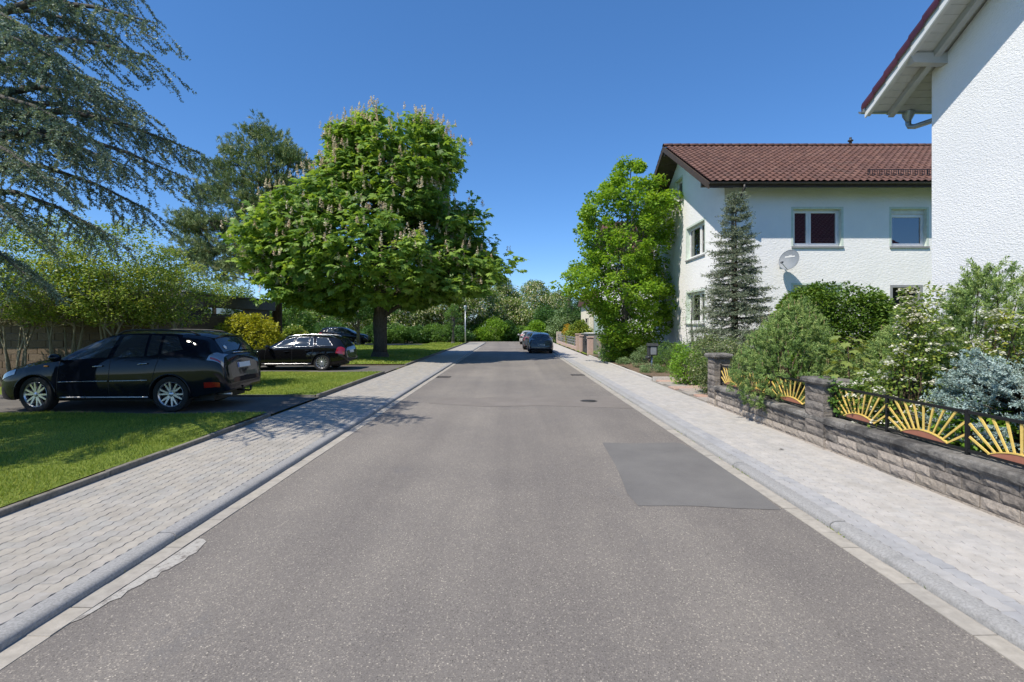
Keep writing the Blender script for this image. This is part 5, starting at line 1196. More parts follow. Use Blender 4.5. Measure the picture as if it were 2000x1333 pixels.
def wood(T, path, radii, C, g, nl, mat, r_l=.12, start=.3, twigs=0, sides=10, flare=True):
    """trunk along path (local) plus limbs reaching into the crown clumps (world)"""
    b = base_of(T); m = MB(); P = [np.array(p,float)+b for p in path]
    if flare: m.tube([tuple(P[0]+np.array([0,0,-.1])),tuple(P[0]+np.array([0,0,.06])),tuple(P[0]+np.array([0,0,.3]))],[radii[0]*1.5,radii[0]*1.25,radii[0]*1.02],sides,False)
    m.tube([tuple(p) for p in P], radii, sides)
    idx = g.permutation(len(C))[:nl]; seg = np.array(P)
    for k,i in enumerate(idx):
        t = start+(1-start)*g.uniform(); q = t*(len(P)-1); j = min(int(q),len(P)-2); a = seg[j]+(seg[j+1]-seg[j])*(q-j)
        if a[2] > C[i][2]-.1: a = seg[j]+(seg[j+1]-seg[j])*max(0,(q-j)-.4)
        rr = r_l*(1.15-t)*g.uniform(.6,1.2); pts = limb(m,a,C[i],rr,rr*.2,g,.06,6,.05,6)
        for s in range(twigs):
            near = np.argsort(np.sum((C-C[i])**2,1))[1+s]; limb(m,pts[-3],C[near],rr*.3,rr*.08,g,.05,4,.05,5)
    for p in range(len(m.v)): v = m.v[p]; m.v[p] = (v[0]-b[0],v[1]-b[1],v[2]-b[2])
    return link_mesh('trunk', m.mesh('trunk'), M[mat], T)
# ---------------------------------------------------------------- horse chestnut in flower
g = np.random.default_rng(21); cb = (at(742,28.3),28.3,.12)
T = tree('chestnut_tree', cb, 'large flowering horse chestnut tree with pale blossom spikes on the lawn')
prof = [(2.5,2.4,.9),(2.9,3.6,2.0),(3.3,4.6,4.0),(3.8,5.3,5.8),(4.4,5.8,6.8),(5.2,6.2,7.2),(5.9,6.5,6.8),(6.5,6.9,5.9),(6.9,6.8,5.6),(7.5,6.5,5.4),(8.2,5.9,4.9),(8.9,5.2,4.6),(9.5,4.5,4.6),(10.3,3.6,4.9),(10.9,3.2,5.0),(11.5,3.5,4.6),(12.2,3.5,4.0),(12.8,2.9,3.2),(13.2,2.0,2.0),(13.6,1.0,.8)]
C, out, k = clumps(g, cb, prof, 2100, .26, 70, .26, .42)
ex = []
for (x,y,z,sx,sy,sz,n_) in ((5.4,-1.5,4.9,1.4,1.6,.9,60),(4.4,-2.5,3.9,1.4,1.4,.5,45),(5.0,1.0,6.0,1.2,1.6,1.0,50),(4.6,-1.0,7.4,1.0,1.6,1.2,40),(-5.2,-1.5,6.6,1.6,1.8,.8,55),(-3.6,-3.2,3.4,1.6,1.2,.5,40),(-6.6,.0,6.4,1.0,1.4,.5,30)): ex.append(np.stack([g.normal(x,sx*.5,n_),g.normal(y,sy*.5,n_),g.normal(z,sz*.5,n_)],1))
ex = np.concatenate(ex); eo = nz(ex*[1,1,0]); C = np.concatenate([C,ex+np.array(cb)]); out = np.concatenate([out,eo]); k = np.concatenate([k,g.uniform(.6,1,len(ex))])
C[:,1] = cb[1]+(C[:,1]-cb[1])*.74
loc = C-np.array(cb); notch = (np.abs(loc[:,0]-1.3) < .30*(loc[:,2]-11.2)) & (loc[:,2] > 11.2)
gap = (np.hypot(loc[:,0]-2.6,loc[:,2]-7.0) < .8) | (np.hypot(loc[:,0]-1.0,loc[:,2]-5.6)<.55)
gap |= (np.abs(loc[:,0]) < 1.6) & (loc[:,2] < 3.0)
C, out, k = C[~notch & ~gap], out[~notch & ~gap], k[~notch & ~gap]
wood(T,[(0,0,0),(.03,0,1.0),(.0,0,2.1),(.15,.1,3.6),(.1,.0,6),(.3,.1,9),(.5,.1,12)],[.41,.36,.39,.33,.25,.15,.05],C,g,60,'bark_chestnut',.17,.34,2,14)
# two visible low forks
per = 11; P, D, N = clump_leaves(g, C, out, per, g.uniform(.32,.85,len(C)), .55, .9, .25); n = len(P)
keep = g.uniform(size=n) < np.where(np.repeat(k,per) < .6, .6, 1.0); P, D, N = P[keep], D[keep], N[keep]; n = len(P)
nl = 6; ang = np.linspace(-1.9,1.9,nl); PP, DD, NN, LL, VV = [], [], [], [], []; S_ = nz(np.cross(D,N)); Nn = nz(N-D*np.sum(N*D,1,keepdims=True)); va = np.clip(g.normal(.45,.25,n),0,1)
for a in ang:
    d = D*np.cos(a)+S_*np.sin(a)-np.array([0,0,.42]); PP.append(P+Nn*.0); DD.append(d); NN.append(Nn+.15*g.normal(size=(n,3))); LL.append(np.full(n,.33-.05*abs(a))*g.uniform(.8,1.2,n)); VV.append(np.clip(va+g.normal(0,.08,n),0,1))
leaves('crown','leaf_chestnut',T,np.concatenate(PP),np.concatenate(DD),np.concatenate(NN),np.concatenate(LL),np.concatenate(LL)*.42,np.concatenate(VV),.0,.62)
sel = np.where((k > .72) & (g.uniform(size=len(C)) < .75))[0]; B = np.concatenate([C[sel]+np.stack([g.uniform(-.5,.5,len(sel)),g.uniform(-.5,.5,len(sel)),np.full(len(sel),.30)],1)+out[sel]*.22 for _ in range(2)])
B = B[g.uniform(size=len(B)) < .75]; m = len(B); q = 22; h = np.tile(np.linspace(0,1,q),m); bb = np.repeat(B,q,0); a = g.uniform(0,2*np.pi,m*q); rr = .10*(1-h*.85)
hh = np.repeat(g.uniform(.30,.44,m),q); ds = np.stack([np.cos(a),np.sin(a),np.full(m*q,.25)],1)
leaves('blossoms','blossom_pink',T,bb+np.stack([0*h,0*h,h*hh],1),ds,np.stack([-np.sin(a)*.3,np.cos(a)*.3,np.full(m*q,1.)],1)+.4*g.normal(size=(m*q,3)),rr+.025,.085,np.repeat(g.uniform(0,1,m),q),kind='stuff')
# ---------------------------------------------------------------- sweetgum in front of the second house
g = np.random.default_rng(5); sb = (at(1218,24.2),24.2,.15)
T = tree('sweetgum_tree', sb, 'bright green leafy sweetgum tree in front of the white gable')
prof = [(0.3,.7,.7),(1.0,1.25,1.3),(1.7,1.55,1.9),(2.4,1.7,2.3),(3.0,1.9,2.6),(3.5,2.6,2.7),(3.9,2.95,2.55),(4.3,2.1,2.0),(5.0,1.75,2.2),(5.5,1.6,2.35),(6.2,1.75,2.1),(7.0,1.75,1.9),(7.5,1.6,2.2),(8.0,1.2,1.9),(8.6,.75,1.4),(9.1,.3,1.0),(9.5,.1,.75)]
C, out, k = clumps(g, sb, prof, 640, .25, 60, .42, .42)
wood(T,[(0,0,0),(.05,0,2),(.1,0,4.5),(.2,0,7),(.35,0,9.2)],[.16,.13,.1,.06,.02],C,g,55,'bark_grey',.06,.15,1,8)
P, D, N = clump_leaves(g, C, out, 84, g.uniform(.22,.44,len(C)), .75, .7, .1); n = len(P)
leaves('crown','leaf_sweetgum',T,P,D,N,g.uniform(.09,.155,n),g.uniform(.085,.14,n),g.normal(.5,.24,n)+.15*np.repeat(g.normal(size=len(C)),84))
# ---------------------------------------------------------------- needles along twigs
def needles(name, mat, T, segs, per_m, L, Wd, g, along=.6, vary=.5, spread=.25, up=0.0, vseg=None, jit=.0):
    s = np.asarray(segs,float); a, b = s[:,:3], s[:,3:6]; ln = np.linalg.norm(b-a,axis=1); cnt = np.maximum(1,(ln*per_m).astype(int)); i = np.repeat(np.arange(len(s)),cnt); n = len(i)
    t = g.uniform(0,1,n)[:,None]; P = a[i]*(1-t)+b[i]*t + jit*g.normal(size=(n,3)); ax = nz(b-a)[i]; rd = rand_dirs(g,n); rd = nz(rd-ax*np.sum(rd*ax,1,keepdims=True))
    D = rd*(1-along)+ax*along+np.array([0,0,up]); N = rand_dirs(g,n)+np.array([0,0,.5])
    v = vary+spread*g.normal(size=n)*.6+ (vseg[i] if vseg is not None else 0)
    return leaves(name, mat, T, P, D, N, L*g.uniform(.7,1.2,n), Wd, v)
def twig_wood(T, segs, w, mat='bark_twig'):
    s = np.asarray(segs,float); n = len(s); g_ = np.random.default_rng(1); d = s[:,3:6]-s[:,:3]; leaves('twigs', mat, T, s[:,:3], d, rand_dirs(g_,n), np.linalg.norm(d,axis=1)*1.02, w, np.full(n,.3))
def sprays(g, a, b, n_side, lmax, droop, twig_n, twig_l, taper=.85, flat=.35, side_ang=1.0, start=.18):
    """a bough from a to b with side branchlets and hanging twigs: returns twig segments"""
    a, b = np.array(a), np.array(b); ax = (b-a); L = np.linalg.norm(ax); ax /= L; sd = np.cross(ax,[0,0,1.0]); sd /= np.linalg.norm(sd); out = []
    for i in range(n_side):
        t = start+(1-start)*(i+g.uniform(0,.9))/n_side; s = 1 if i%2 else -1
        p = a+(b-a)*t; l = lmax*(1-taper*t)*g.uniform(.7,1.2)+.12
        d = ax*math.cos(side_ang*g.uniform(.75,1.2))+sd*s*math.sin(side_ang)+np.array([0,0,g.normal(0,flat*.3)-droop*.4]); d /= np.linalg.norm(d)
        prev = p
        for k in range(1,4):
            q = p+d*l*k/3+np.array([0,0,-droop*l*(k/3)**2]); out.append((*prev,*q)); 
            for w in range(twig_n):
                tt = g.uniform(0,1); o = prev+(q-prev)*tt; dd = d*.6+np.array(g.normal(0,.5,3))*[1,1,.45]+np.array([0,0,-droop*.9]); dd /= np.linalg.norm(dd); out.append((*o,*(o+dd*twig_l*g.uniform(.6,1.2))))
            prev = q
    return out
# ---------------------------------------------------------------- blue cedar at the left edge
g = np.random.default_rng(77); tb = np.array((-10.2,8.6,.12))
T = tree('cedar_tree', tuple(tb), 'big blue grey cedar with drooping boughs hanging in at the upper corner')
segs = []; wd = MB(); wd.tube([(0,0,-.1),(0,0,2),(.05,0,5),(.1,.05,7.5),(.1,.0,9.6)],[.42,.36,.27,.14,.03],12)
boughs = []
for tx,ty,dd,z0 in ((302,45,7.2,5.6),(300,112,7.4,5.0),(215,165,7.0,4.6),(285,222,7.8,4.4),(388,298,8.2,4.2),(372,352,7.9,3.9),(290,410,8.3,3.5),(250,330,7.4,3.8),(205,455,7.8,3.0),(150,250,6.6,4.2),(120,120,6.4,5.2),(60,60,6.3,5.6),(330,280,9.2,4.6),(230,75,8.4,6.0),(160,20,7.8,6.6),(90,350,6.4,3.6),(40,440,6.6,3.0),(240,200,9.3,5.2),(170,300,8.8,4.4),(60,200,8.0,4.8),(20,300,7.0,4.0),(60,545,7.4,2.2),(200,-40,7.8,7.2),(260,-20,8.6,7.0),(60,-60,7,7.6),(140,-120,8,8.2)):
    tip = np.array((at(tx,dd),dd,zat(ty,dd)))-tb; boughs.append((z0+.9,tip))
for i in range(14):                                   # the far side and top of the tree, outside the picture
    an = g.uniform(math.pi*.8,math.pi*1.75); z = g.uniform(3,9.0); l = (10.2-z)*.45+.3; boughs.append((z,np.array((math.cos(an)*l,math.sin(an)*l,z-.35))))
for i in range(13):                                   # unseen low boughs, added to shade the near lawn
    ty = g.uniform(3.4,7.0); tx = -ty*1.12-g.uniform(.0,1.6); z = g.uniform(2.6,5.2); tx = min(tx,-6.3-.545*z); boughs.append((z+.8,np.array((tx,ty,z))-tb))
for i in range(60):  # more unseen boughs, added up-sun so their shade lands on the lawn
    z = g.uniform(2.8,5.4); tx, ty = g.uniform(-10.5,-5.6)-.545*z, g.uniform(6.2,10)-.465*z
    if tx < -1.12*ty and ty > 2.5 and len(boughs) < 74: boughs.append((z+.7,np.array((tx,ty,z))-tb))
for z0,tip in boughs:
    r0 = .03+.012*np.linalg.norm(tip[:2]); st = np.array((0,0,min(z0,9.2))); d = tip-st; mid = st+d*.55+np.array([0,0,.10*np.linalg.norm(d)])
    pts = [st,(st+mid)/2+np.array([0,0,.05]),mid,(mid+tip)/2+np.array([0,0,.07]),tip]; wd.tube([tuple(p) for p in pts],[r0,r0*.8,r0*.55,r0*.3,.006],6,False)
    for a,b,ns,lm in ((pts[1],mid,8,1.25),(mid,pts[3],9,.95),(pts[3],tip,11,.62)): segs += sprays(g,a+tb,b+tb,ns,lm,.40,1,.24,.45,.2,.75,.02)
    segs.append((*(pts[3]+tb),*(tip+tb)))
link_mesh('trunk', wd.mesh('trunk'), M['bark_grey'], T); segs = np.array(segs); vs_ = .22*g.normal(size=len(segs))
needles('crown','needle_cedar',T,segs,150,.038,.017,g,.40,.45,.3,.14,vs_,.003); twig_wood(T,segs,.014)
# ---------------------------------------------------------------- tall dark pine behind the flat roof
g = np.random.default_rng(31); pb = (at(541,30.5),30.5,.12); T = tree('pine_tree', pb, 'tall dark green pine tree behind the flat roofed house')
Zp = lambda y: zat(y,30.5)-.12; Xp = lambda x: at(x,30.5)-pb[0]
C = []; 
for (x,y,rx,ry,nn) in ((515,262,26,20,20),(478,300,30,22,22),(540,300,40,24,30),(575,330,28,26,22),(440,345,38,24,26),(500,350,50,26,36),(420,385,40,22,26),(480,400,55,26,36),(550,380,36,30,26),(395,440,40,20,26),(372,455,30,14,18),(450,440,55,24,34),(520,440,50,24,26),(420,490,55,20,30),(385,500,30,16,16),(470,500,50,22,26),(455,540,50,18,22),(520,520,45,25,22),(560,470,30,30,16),(430,520,44,16,16)):
    n = int(nn*1.25); rx, ry = rx*.9, ry*.8; C.append(np.stack([Xp(x+rx*g.uniform(-1,1,n)),g.uniform(-1,1,n)*rx/32*1.3,Zp(y+ry*g.uniform(-1,1,n))],1)+np.array(pb))
C = np.concatenate(C); wood(T,[(0,0,0),(.02,0,3),(-.1,0,6),(-.25,0,9),(-.6,0,12.2)],[.33,.28,.22,.15,.04],C,g,75,'bark_pine',.09,.3,1,9)
segs = []
for c in C:
    o = (c-np.array(pb))*[1,1,0]; o = o/(np.linalg.norm(o)+.3)
    for _ in range(10): d = o*.5+np.array([0,0,.75])+g.normal(0,.5,3); d /= np.linalg.norm(d); p = c+g.normal(0,.22,3)*[1,1,.6]; segs.append((*p,*(p+d*g.uniform(.22,.42))))
segs = np.array(segs); needles('crown','needle_pine',T,segs,85,.19,.028,g,.55,.42,.3,.06,.2*g.normal(size=len(segs)))
# ---------------------------------------------------------------- spruces
def spruce(loc, h, rbot, label, mat, seed, nw=17, per=7, name='spruce_tree', droop=.25, nper=70, nl=.035, nwid=.011, z_first=.15, twl=.16, lean=0):
    g = np.random.default_rng(seed); T = tree(name, loc, label); b = np.array(loc); m = MB(); m.tube([(0,0,-.05),(0,0,h*.5),(lean,0,h-.02)],[rbot*.045+.03,rbot*.03+.015,.008],8); segs = []
    for w in range(nw):
        t = min(.99,max(0,(w+g.uniform(-.5,.5))/nw)); z = z_first+(h-z_first-.12)*t; rr = rbot*(1-t)**.85+.06; n = per if t < .8 else max(3,per-2)
        for k in range(n):
            an = 2*math.pi*(k+g.uniform(-.3,.3))/n+w*1.7; l = rr*g.uniform(.55,1.15); a = np.array((lean*t,0,z+g.uniform(-.09,.09))); tip = a+np.array((math.cos(an)*l,math.sin(an)*l,l*(.16+.5*max(0,t-.55)+g.uniform(-.12,.12))-droop*l*(1-t)))
            m.tube([tuple(a),tuple((a+tip)/2+np.array([0,0,.03*l])),tuple(tip)],[.008+.010*l,.006+.005*l,.003],5,False); segs.append((*(a+b+(tip-a)*.25),*(tip+b)))
            segs += sprays(g,a+b,tip+b,max(4,int(l*11)),.34*rr+.08,.12,2,twl,.5,.4,.8,.22)
    segs.append((*(b+np.array((lean*.95,0,h*.93))),*(b+np.array((lean,0,h))))); link_mesh('trunk', m.mesh('trunk'), M['bark_twig'], T); segs = np.array(segs)
    needles('crown',mat,T,segs,nper,nl,nwid,g,.42,.45,.3,.12,.2*g.normal(size=len(segs))); return T
spruce((at(1437,15.9),15.9,.14),6.0,1.38,'slim grey green spruce standing before the corner of the white house','needle_spruce',3,36,6,droop=.15,nper=80,nl=.05,nwid=.018)
# low dense blue spruce by the fence
def blue_mound(loc, r, hgt, label, seed):
    g = np.random.default_rng(seed); T = tree('blue_spruce', loc, label, 'shrub'); b = np.array(loc); m = MB(); segs = []
    for k in range(430):
        an = g.uniform(0,2*math.pi); e = g.uniform(.02,1)**.8; rr = r*math.sqrt(max(0,1-(e*.85)**2))*g.uniform(.72,1.08); tip = np.array((math.cos(an)*rr,math.sin(an)*rr,hgt*e*g.uniform(.85,1.05)+.1)); a = tip*[.35,.35,.8]
        m.tube([tuple(a*[.2,.2,.7]),tuple(a),tuple(tip)],[.014,.009,.004],5,False); dv = tip-a
        segs.append((*(a+b),*(tip+b)))
        for _ in range(9):
            t = g.uniform(.35,1); p = a+dv*t; d = dv/np.linalg.norm(dv)*.7+g.normal(0,.45,3)*[1,1,.5]; d /= np.linalg.norm(d); segs.append((*(p+b),*(p+b+d*g.uniform(.06,.13))))
    link_mesh('stems', m.mesh('stems'), M['bark_twig'], T); segs = np.array(segs); needles('crown','needle_blue',T,segs,210,.030,.012,g,.4,.45,.25,.12,.18*g.normal(size=len(segs)))
blue_mound((5.62,5.5,.32),.92,1.12,'dense pale blue spruce shrub behind the fence at the photo edge',8)
# ---------------------------------------------------------------- mountain pines behind the fence
def mugo(loc, prof, label, seed, nshoot, lean=(0,0), candle=.1, sl=(.12,.22), kind='mountain_pine'):
    g = np.random.default_rng(seed); T = tree(kind, loc, label, 'shrub'); b = np.array(loc); C, out, k = clumps(g, loc, prof, nshoot, .35, 26, .3, .4)
    m = MB(); 
    for i in g.permutation(len(C))[:46]: limb(m,(g.normal(0,.05),g.normal(0,.05),0),C[i]-b,.025,.006,g,-.05,5,.07,5)
    link_mesh('stems', m.mesh('stems'), M['bark_twig'], T)
    d = nz(out*.75*k[:,None]+np.array([0,0,.75])+.4*g.normal(size=(len(C),3))); l = g.uniform(*sl,len(C)); segs = np.concatenate([C,C+d*l[:,None]],1)
    d2 = nz(d+.6*g.normal(size=d.shape)); segs2 = np.concatenate([C+d*l[:,None]*.2,C+d*l[:,None]*.2+d2*l[:,None]*.7],1); segs = np.concatenate([segs,segs2]); 
    needles('crown','needle_mugo',T,segs,300,.044,.010,g,.38,.45,.3,.06,.30*g.normal(size=len(segs)))
    cs = np.where(g.uniform(size=len(C)) < candle)[0]; s2 = np.concatenate([C[cs]+d[cs]*l[cs,None]*.9, C[cs]+d[cs]*l[cs,None]*.9+np.stack([0*cs,0*cs,g.uniform(.05,.13,len(cs))],1)],1)
    needles('candles','needle_candle',T,s2,240,.02,.011,g,.7); return T
mugo((5.22,9.35,.33),[(.05,.7,.4),(0.3,.88,.6),(.6,.98,.72),(.95,.98,.72),(1.3,.82,.66),(1.55,.45,.55),(1.75,.12,.42),(1.95,.0,.25)],'large mountain pine leaning over the sunray fence and its stone wall',4,1500,candle=.12,sl=(.09,.16))
mugo((6.3,8.0,.33),[(0.1,.6,.6),(.6,.75,.8),(1.0,.6,.75),(1.3,.3,.6),(1.5,.1,.5),(1.75,.0,.3)],'mountain pine between the clipped yew and the white blossom shrub',6,1000,candle=.07,sl=(.09,.17))
mugo((6.75,7.15,.33),[(0.1,.5,.6),(.7,.75,.85),(1.2,.75,.8),(1.55,.5,.75),(1.85,.3,.65),(2.1,.15,.45),(2.3,.05,.2)],'mountain pine with long upright shoots against the stucco wall',7,820,candle=.02,sl=(.16,.34))
# ---------------------------------------------------------------- clipped and leafy shrubs
def shrub(name, loc, prof, label, mat, seed, ncl, per, rad, L, Wd, cat='shrub', stems=10, inner=.6, flat=.8, upb=.5, lob=.12, shell=.4, stem_mat='bark_twig', extra=None, group=None, trunk_r=.02, droop=.1, vary=.5):
    g = np.random.default_rng(seed); T = tree(name, loc, label, cat, group); C, out, k = clumps(g, loc, prof, ncl, inner, 20, lob, shell); m = MB(); b = np.array(loc)
    for i in g.permutation(len(C))[:stems]: limb(m,(g.normal(0,trunk_r),g.normal(0,trunk_r),-.03),C[i]-b,trunk_r,trunk_r*.25,g,0,5,.05,5)
    if stems: link_mesh('stems', m.mesh('stems'), M[stem_mat], T)
    P, D, N = clump_leaves(g, C, out, per, np.broadcast_to(rad,(len(C),))*g.uniform(.75,1.2,len(C)), flat, upb, droop); n = len(P)
    leaves('foliage',mat,T,P,D,N,L*g.uniform(.7,1.25,n),Wd*g.uniform(.7,1.2,n),g.normal(vary,.24,n)+.12*np.repeat(g.normal(size=len(C)),per))
    if extra: extra(T,g,C,out,k)
    return T
def dome(r, h, rr=None, b=.75): rr = rr or r; return [(0.02,r*b,rr*b),(h*.2,r*.95,rr*.95),(h*.4,r,rr),(h*.6,r*.92,rr*.92),(h*.78,r*.74,rr*.74),(h*.9,r*.5,rr*.5),(h,r*.15,rr*.15)]
shrub('clipped_yew',(at(1626,13.2),13.2,.15),[(.02,1.1,1.1),(.6,1.3,1.3),(1.4,1.36,1.32),(2.0,1.3,1.26),(2.35,1.12,1.08),(2.6,.85,.8),(2.74,.35,.35)],'broad clipped dark green yew dome in front of the white house','leaf_yew',9,900,60,.17,.10,.045,inner=.84,lob=.05,upb=.6)
shrub('golden_bush',(at(483,24.2),24.4,.13),dome(1.55,2.3,1.5),'rounded yellow green bush behind the two parked cars','leaf_yellow',10,330,40,.22,.11,.07,inner=.75,lob=.08)
# white flowering shrub rambling over the fence
def umbels(nsel, r, q=16, size=.022, lift=.05, mat='blossom_white', kmin=.5):
    def f(T,g,C,out,k):
        idx = np.where(k > kmin)[0]; idx = g.permutation(idx)[:nsel]; n = len(idx)*q; c = np.repeat(C[idx]+out[idx]*.06+np.array([0,0,lift]),q,0); a = g.uniform(0,2*np.pi,n); rr = r*np.sqrt(g.uniform(0,1,n))
        P = c+np.stack([np.cos(a)*rr,np.sin(a)*rr,-.6*rr*rr/r+g.normal(0,.006,n)],1); leaves('blossoms',mat,T,P,np.stack([np.cos(a),np.sin(a),.2*g.normal(size=n)],1),np.array([0,0,1.])+.35*g.normal(size=(n,3)),size,size,g.uniform(0,1,n),kind='stuff')
    return f
shrub('flowering_shrub',(5.35,6.75,.33),[(0,.5,.5),(.3,.75,.75),(.6,.75,.65),(.9,.4,.5),(1.2,.1,.4),(1.5,-.02,.36),(1.8,-.1,.34),(2.0,-.14,.3)],'loose shrub with white flower heads rambling over the sunray fence','leaf_shrub',12,330,22,.12,.05,.034,inner=.3,lob=.4,shell=.6,extra=umbels(230,.065,30,.03,.08,kmin=.35),stems=30,vary=.38)
shrub('flowering_shrub',(6.25,6.35,.33),[(0,.3,.3),(.4,.45,.45),(.9,.45,.4),(1.3,.3,.3),(1.7,.12,.15)],'yellowish shrub with white flower heads beside the blue spruce','leaf_shrub',13,150,22,.11,.05,.032,inner=.3,lob=.4,shell=.6,extra=umbels(80,.07,30,.03,.08,kmin=.3),stems=20,vary=.6)
shrub('leafy_shrub',(5.15,5.6,.35),dome(.34,.62),'fresh green leafy plant behind the complete sunray panel','leaf_bright',14,80,20,.09,.085,.042,inner=.4,stems=14,upb=.9)
shrub('leafy_shrub',(5.0,7.0,.35),dome(.3,.55),'low leafy plant beside the ivy clad pillar','leaf_mid',15,60,18,.09,.07,.04,inner=.4,stems=8)
shrub('ivy',(4.80,7.28,.62),[(0,.14,.16),(.2,.18,.2),(.36,.24,.26),(.46,.22,.26)],'ivy climbing the second stone pillar','leaf_mid',16,60,16,.06,.05,.045,inner=.7,stems=6,trunk_r=.006,cat='ivy')
shrub('low_shrub',(5.9,10.9,.3),dome(.5,1.05),'bright green shrub between the end pillar and the mountain pine','leaf_bright',17,90,26,.12,.07,.04,inner=.5)
# sapling with big maple leaves: every leaf is its own piece
g = np.random.default_rng(18); sx = (5.02,7.5,.35); T = tree('maple_sapling', sx, 'young sapling with large pale lobed leaves standing above the white blossom','sapling')
MB().tube([(0,0,0),(.01,0,.6),(.0,.02,1.25)],[.012,.010,.005],6).build('stem', M['bark_twig'], T)
ang = np.radians([-150,-118,-95,-72,-52,-30,-12,0,12,30,52,72,95,118,150]); rad = np.array([.35,.30,.62,.42,.85,.5,.62,1.0,.62,.5,.85,.42,.62,.30,.35])
V = [(0,0,0)]+[(math.cos(a)*r,math.sin(a)*r,-.12*r*r) for a,r in zip(ang,rad)]; lm = bpy.data.meshes.new('leaf'); lm.from_pydata(V,[],[(0,i,i+1) for i in range(1,15)]); lm.update(); lm.materials.append(M['leaf_sapling'])
q_ = lm.attributes.new('vary','FLOAT','FACE'); q_.data.foreach_set('value',[.2+.04*i for i in range(14)])
pet = MB()
for i in range(40):
    z = .35+.98*(i/40)**.8; an = i*2.4+g.uniform(-.3,.3); l = .25*(1.15-.5*i/40); e = Vector((math.cos(an)*l,math.sin(an)*l,z+.06)); pet.tube([(0,0,z),tuple(e)],[.003,.002],4)
    o = link_mesh('leaf', lm, None, T, e); sc = g.uniform(.11,.165); o.scale = (sc,sc,sc); o.rotation_euler = (g.uniform(-.35,.35),R(22)+g.uniform(-.2,.3),an)
pet.build('leaf_stalks', M['bark_twig'], T)
# ---------------------------------------------------------------- planted bed along the second house
shrub('round_box',(6.35,20.3,.15),dome(.62,1.05),'rounded olive box bush behind the letterbox','leaf_mid',20,150,34,.13,.045,.03,inner=.75,lob=.06)
shrub('round_sage',(5.55,20.9,.15),dome(.55,.85),'grey green rounded shrub beside the letterbox','leaf_sage',21,130,34,.12,.05,.022,inner=.7,lob=.08)
shrub('round_sage',(7.0,21.2,.15),dome(.55,.95),'grey shrub against the teal plinth','leaf_sage',22,110,30,.13,.05,.022,inner=.7,vary=.3)
shrub('laurel_shrub',(5.35,15.4,.1),[(0,.3,.35),(.3,.38,.45),(.7,.4,.5),(1.0,.34,.42),(1.2,.15,.25)],'bright glossy green shrub at the slab path','leaf_bright',23,110,26,.13,.085,.04,inner=.55)
shrub('variegated_shrub',(5.35,13.2,.08),[(0,.35,.35),(.4,.5,.5),(.9,.6,.6),(1.3,.5,.55),(1.55,.2,.3)],'dark cream speckled shrub beside the end pillar','leaf_variegated',24,230,30,.15,.05,.034,inner=.5,vary=.35)
shrub('variegated_shrub',(6.4,14.2,.1),dome(.85,1.7),'grey green spreading shrub under the slim spruce','needle_spruce',25,230,34,.17,.06,.022,inner=.5)
for i,(x,y,r,h,lab,mt) in enumerate(((5.15,18.6,.42,.28,'low blue green ground cover at the foot of the letterbox','leaf_sage'),(5.85,18.3,.45,.26,'low ground cover between letterbox and slab path','leaf_mid'),(5.0,22.6,.3,.28,'small blue green tuft in the bare soil of the bed','leaf_sage'),(5.35,25.4,.4,.45,'small dark shrub near the stones of the bed','leaf_mid'),(5.2,28.3,.6,.55,'sprawling green shrub below the lattice fence','leaf_sage'))):
    shrub('ground_cover',(x,y,.14),dome(r,h,b=.95),lab,mt,30+i,60,26,.10,.05,.025,inner=.4,stems=0)
for i,(x,y,lb_) in enumerate(((5.0,27.6,'sandy boulder at the bed end closest to the gate post'),(5.4,28.0,'sandy boulder at the back, under the lattice fence'),(5.75,27.4,'sandy boulder set deepest into the bed beside the sweetgum skirt'),(5.1,26.8,'sandy boulder lying in front of the others by the bed edging'))):
    m = MB(); m.cbox(-.28,.28,-.2,.2,-.1,.32,.09,.03,random.Random(i)); m.build('boulder', M['stone_clean'], None, loc=(x,y,.16), rz=i*.8, cat='boulder', group='boulders at the end of the planted bed', label=lb_)
shrub('thin_shrub',(7.0,19.0,.15),[(.2,.3,.3),(1,.5,.5),(1.8,.6,.6),(2.6,.5,.55),(3.1,.25,.3)],'thin twiggy shrub in front of the gable wall','leaf_sage',38,110,26,.2,.055,.025,inner=.3,stems=40,stem_mat='bark_grey')
shrub('skirt_shrub',(5.3,24.4,.15),dome(1.1,1.3),'dense green undergrowth below the sweetgum','leaf_mid',39,170,34,.2,.07,.05,inner=.4)
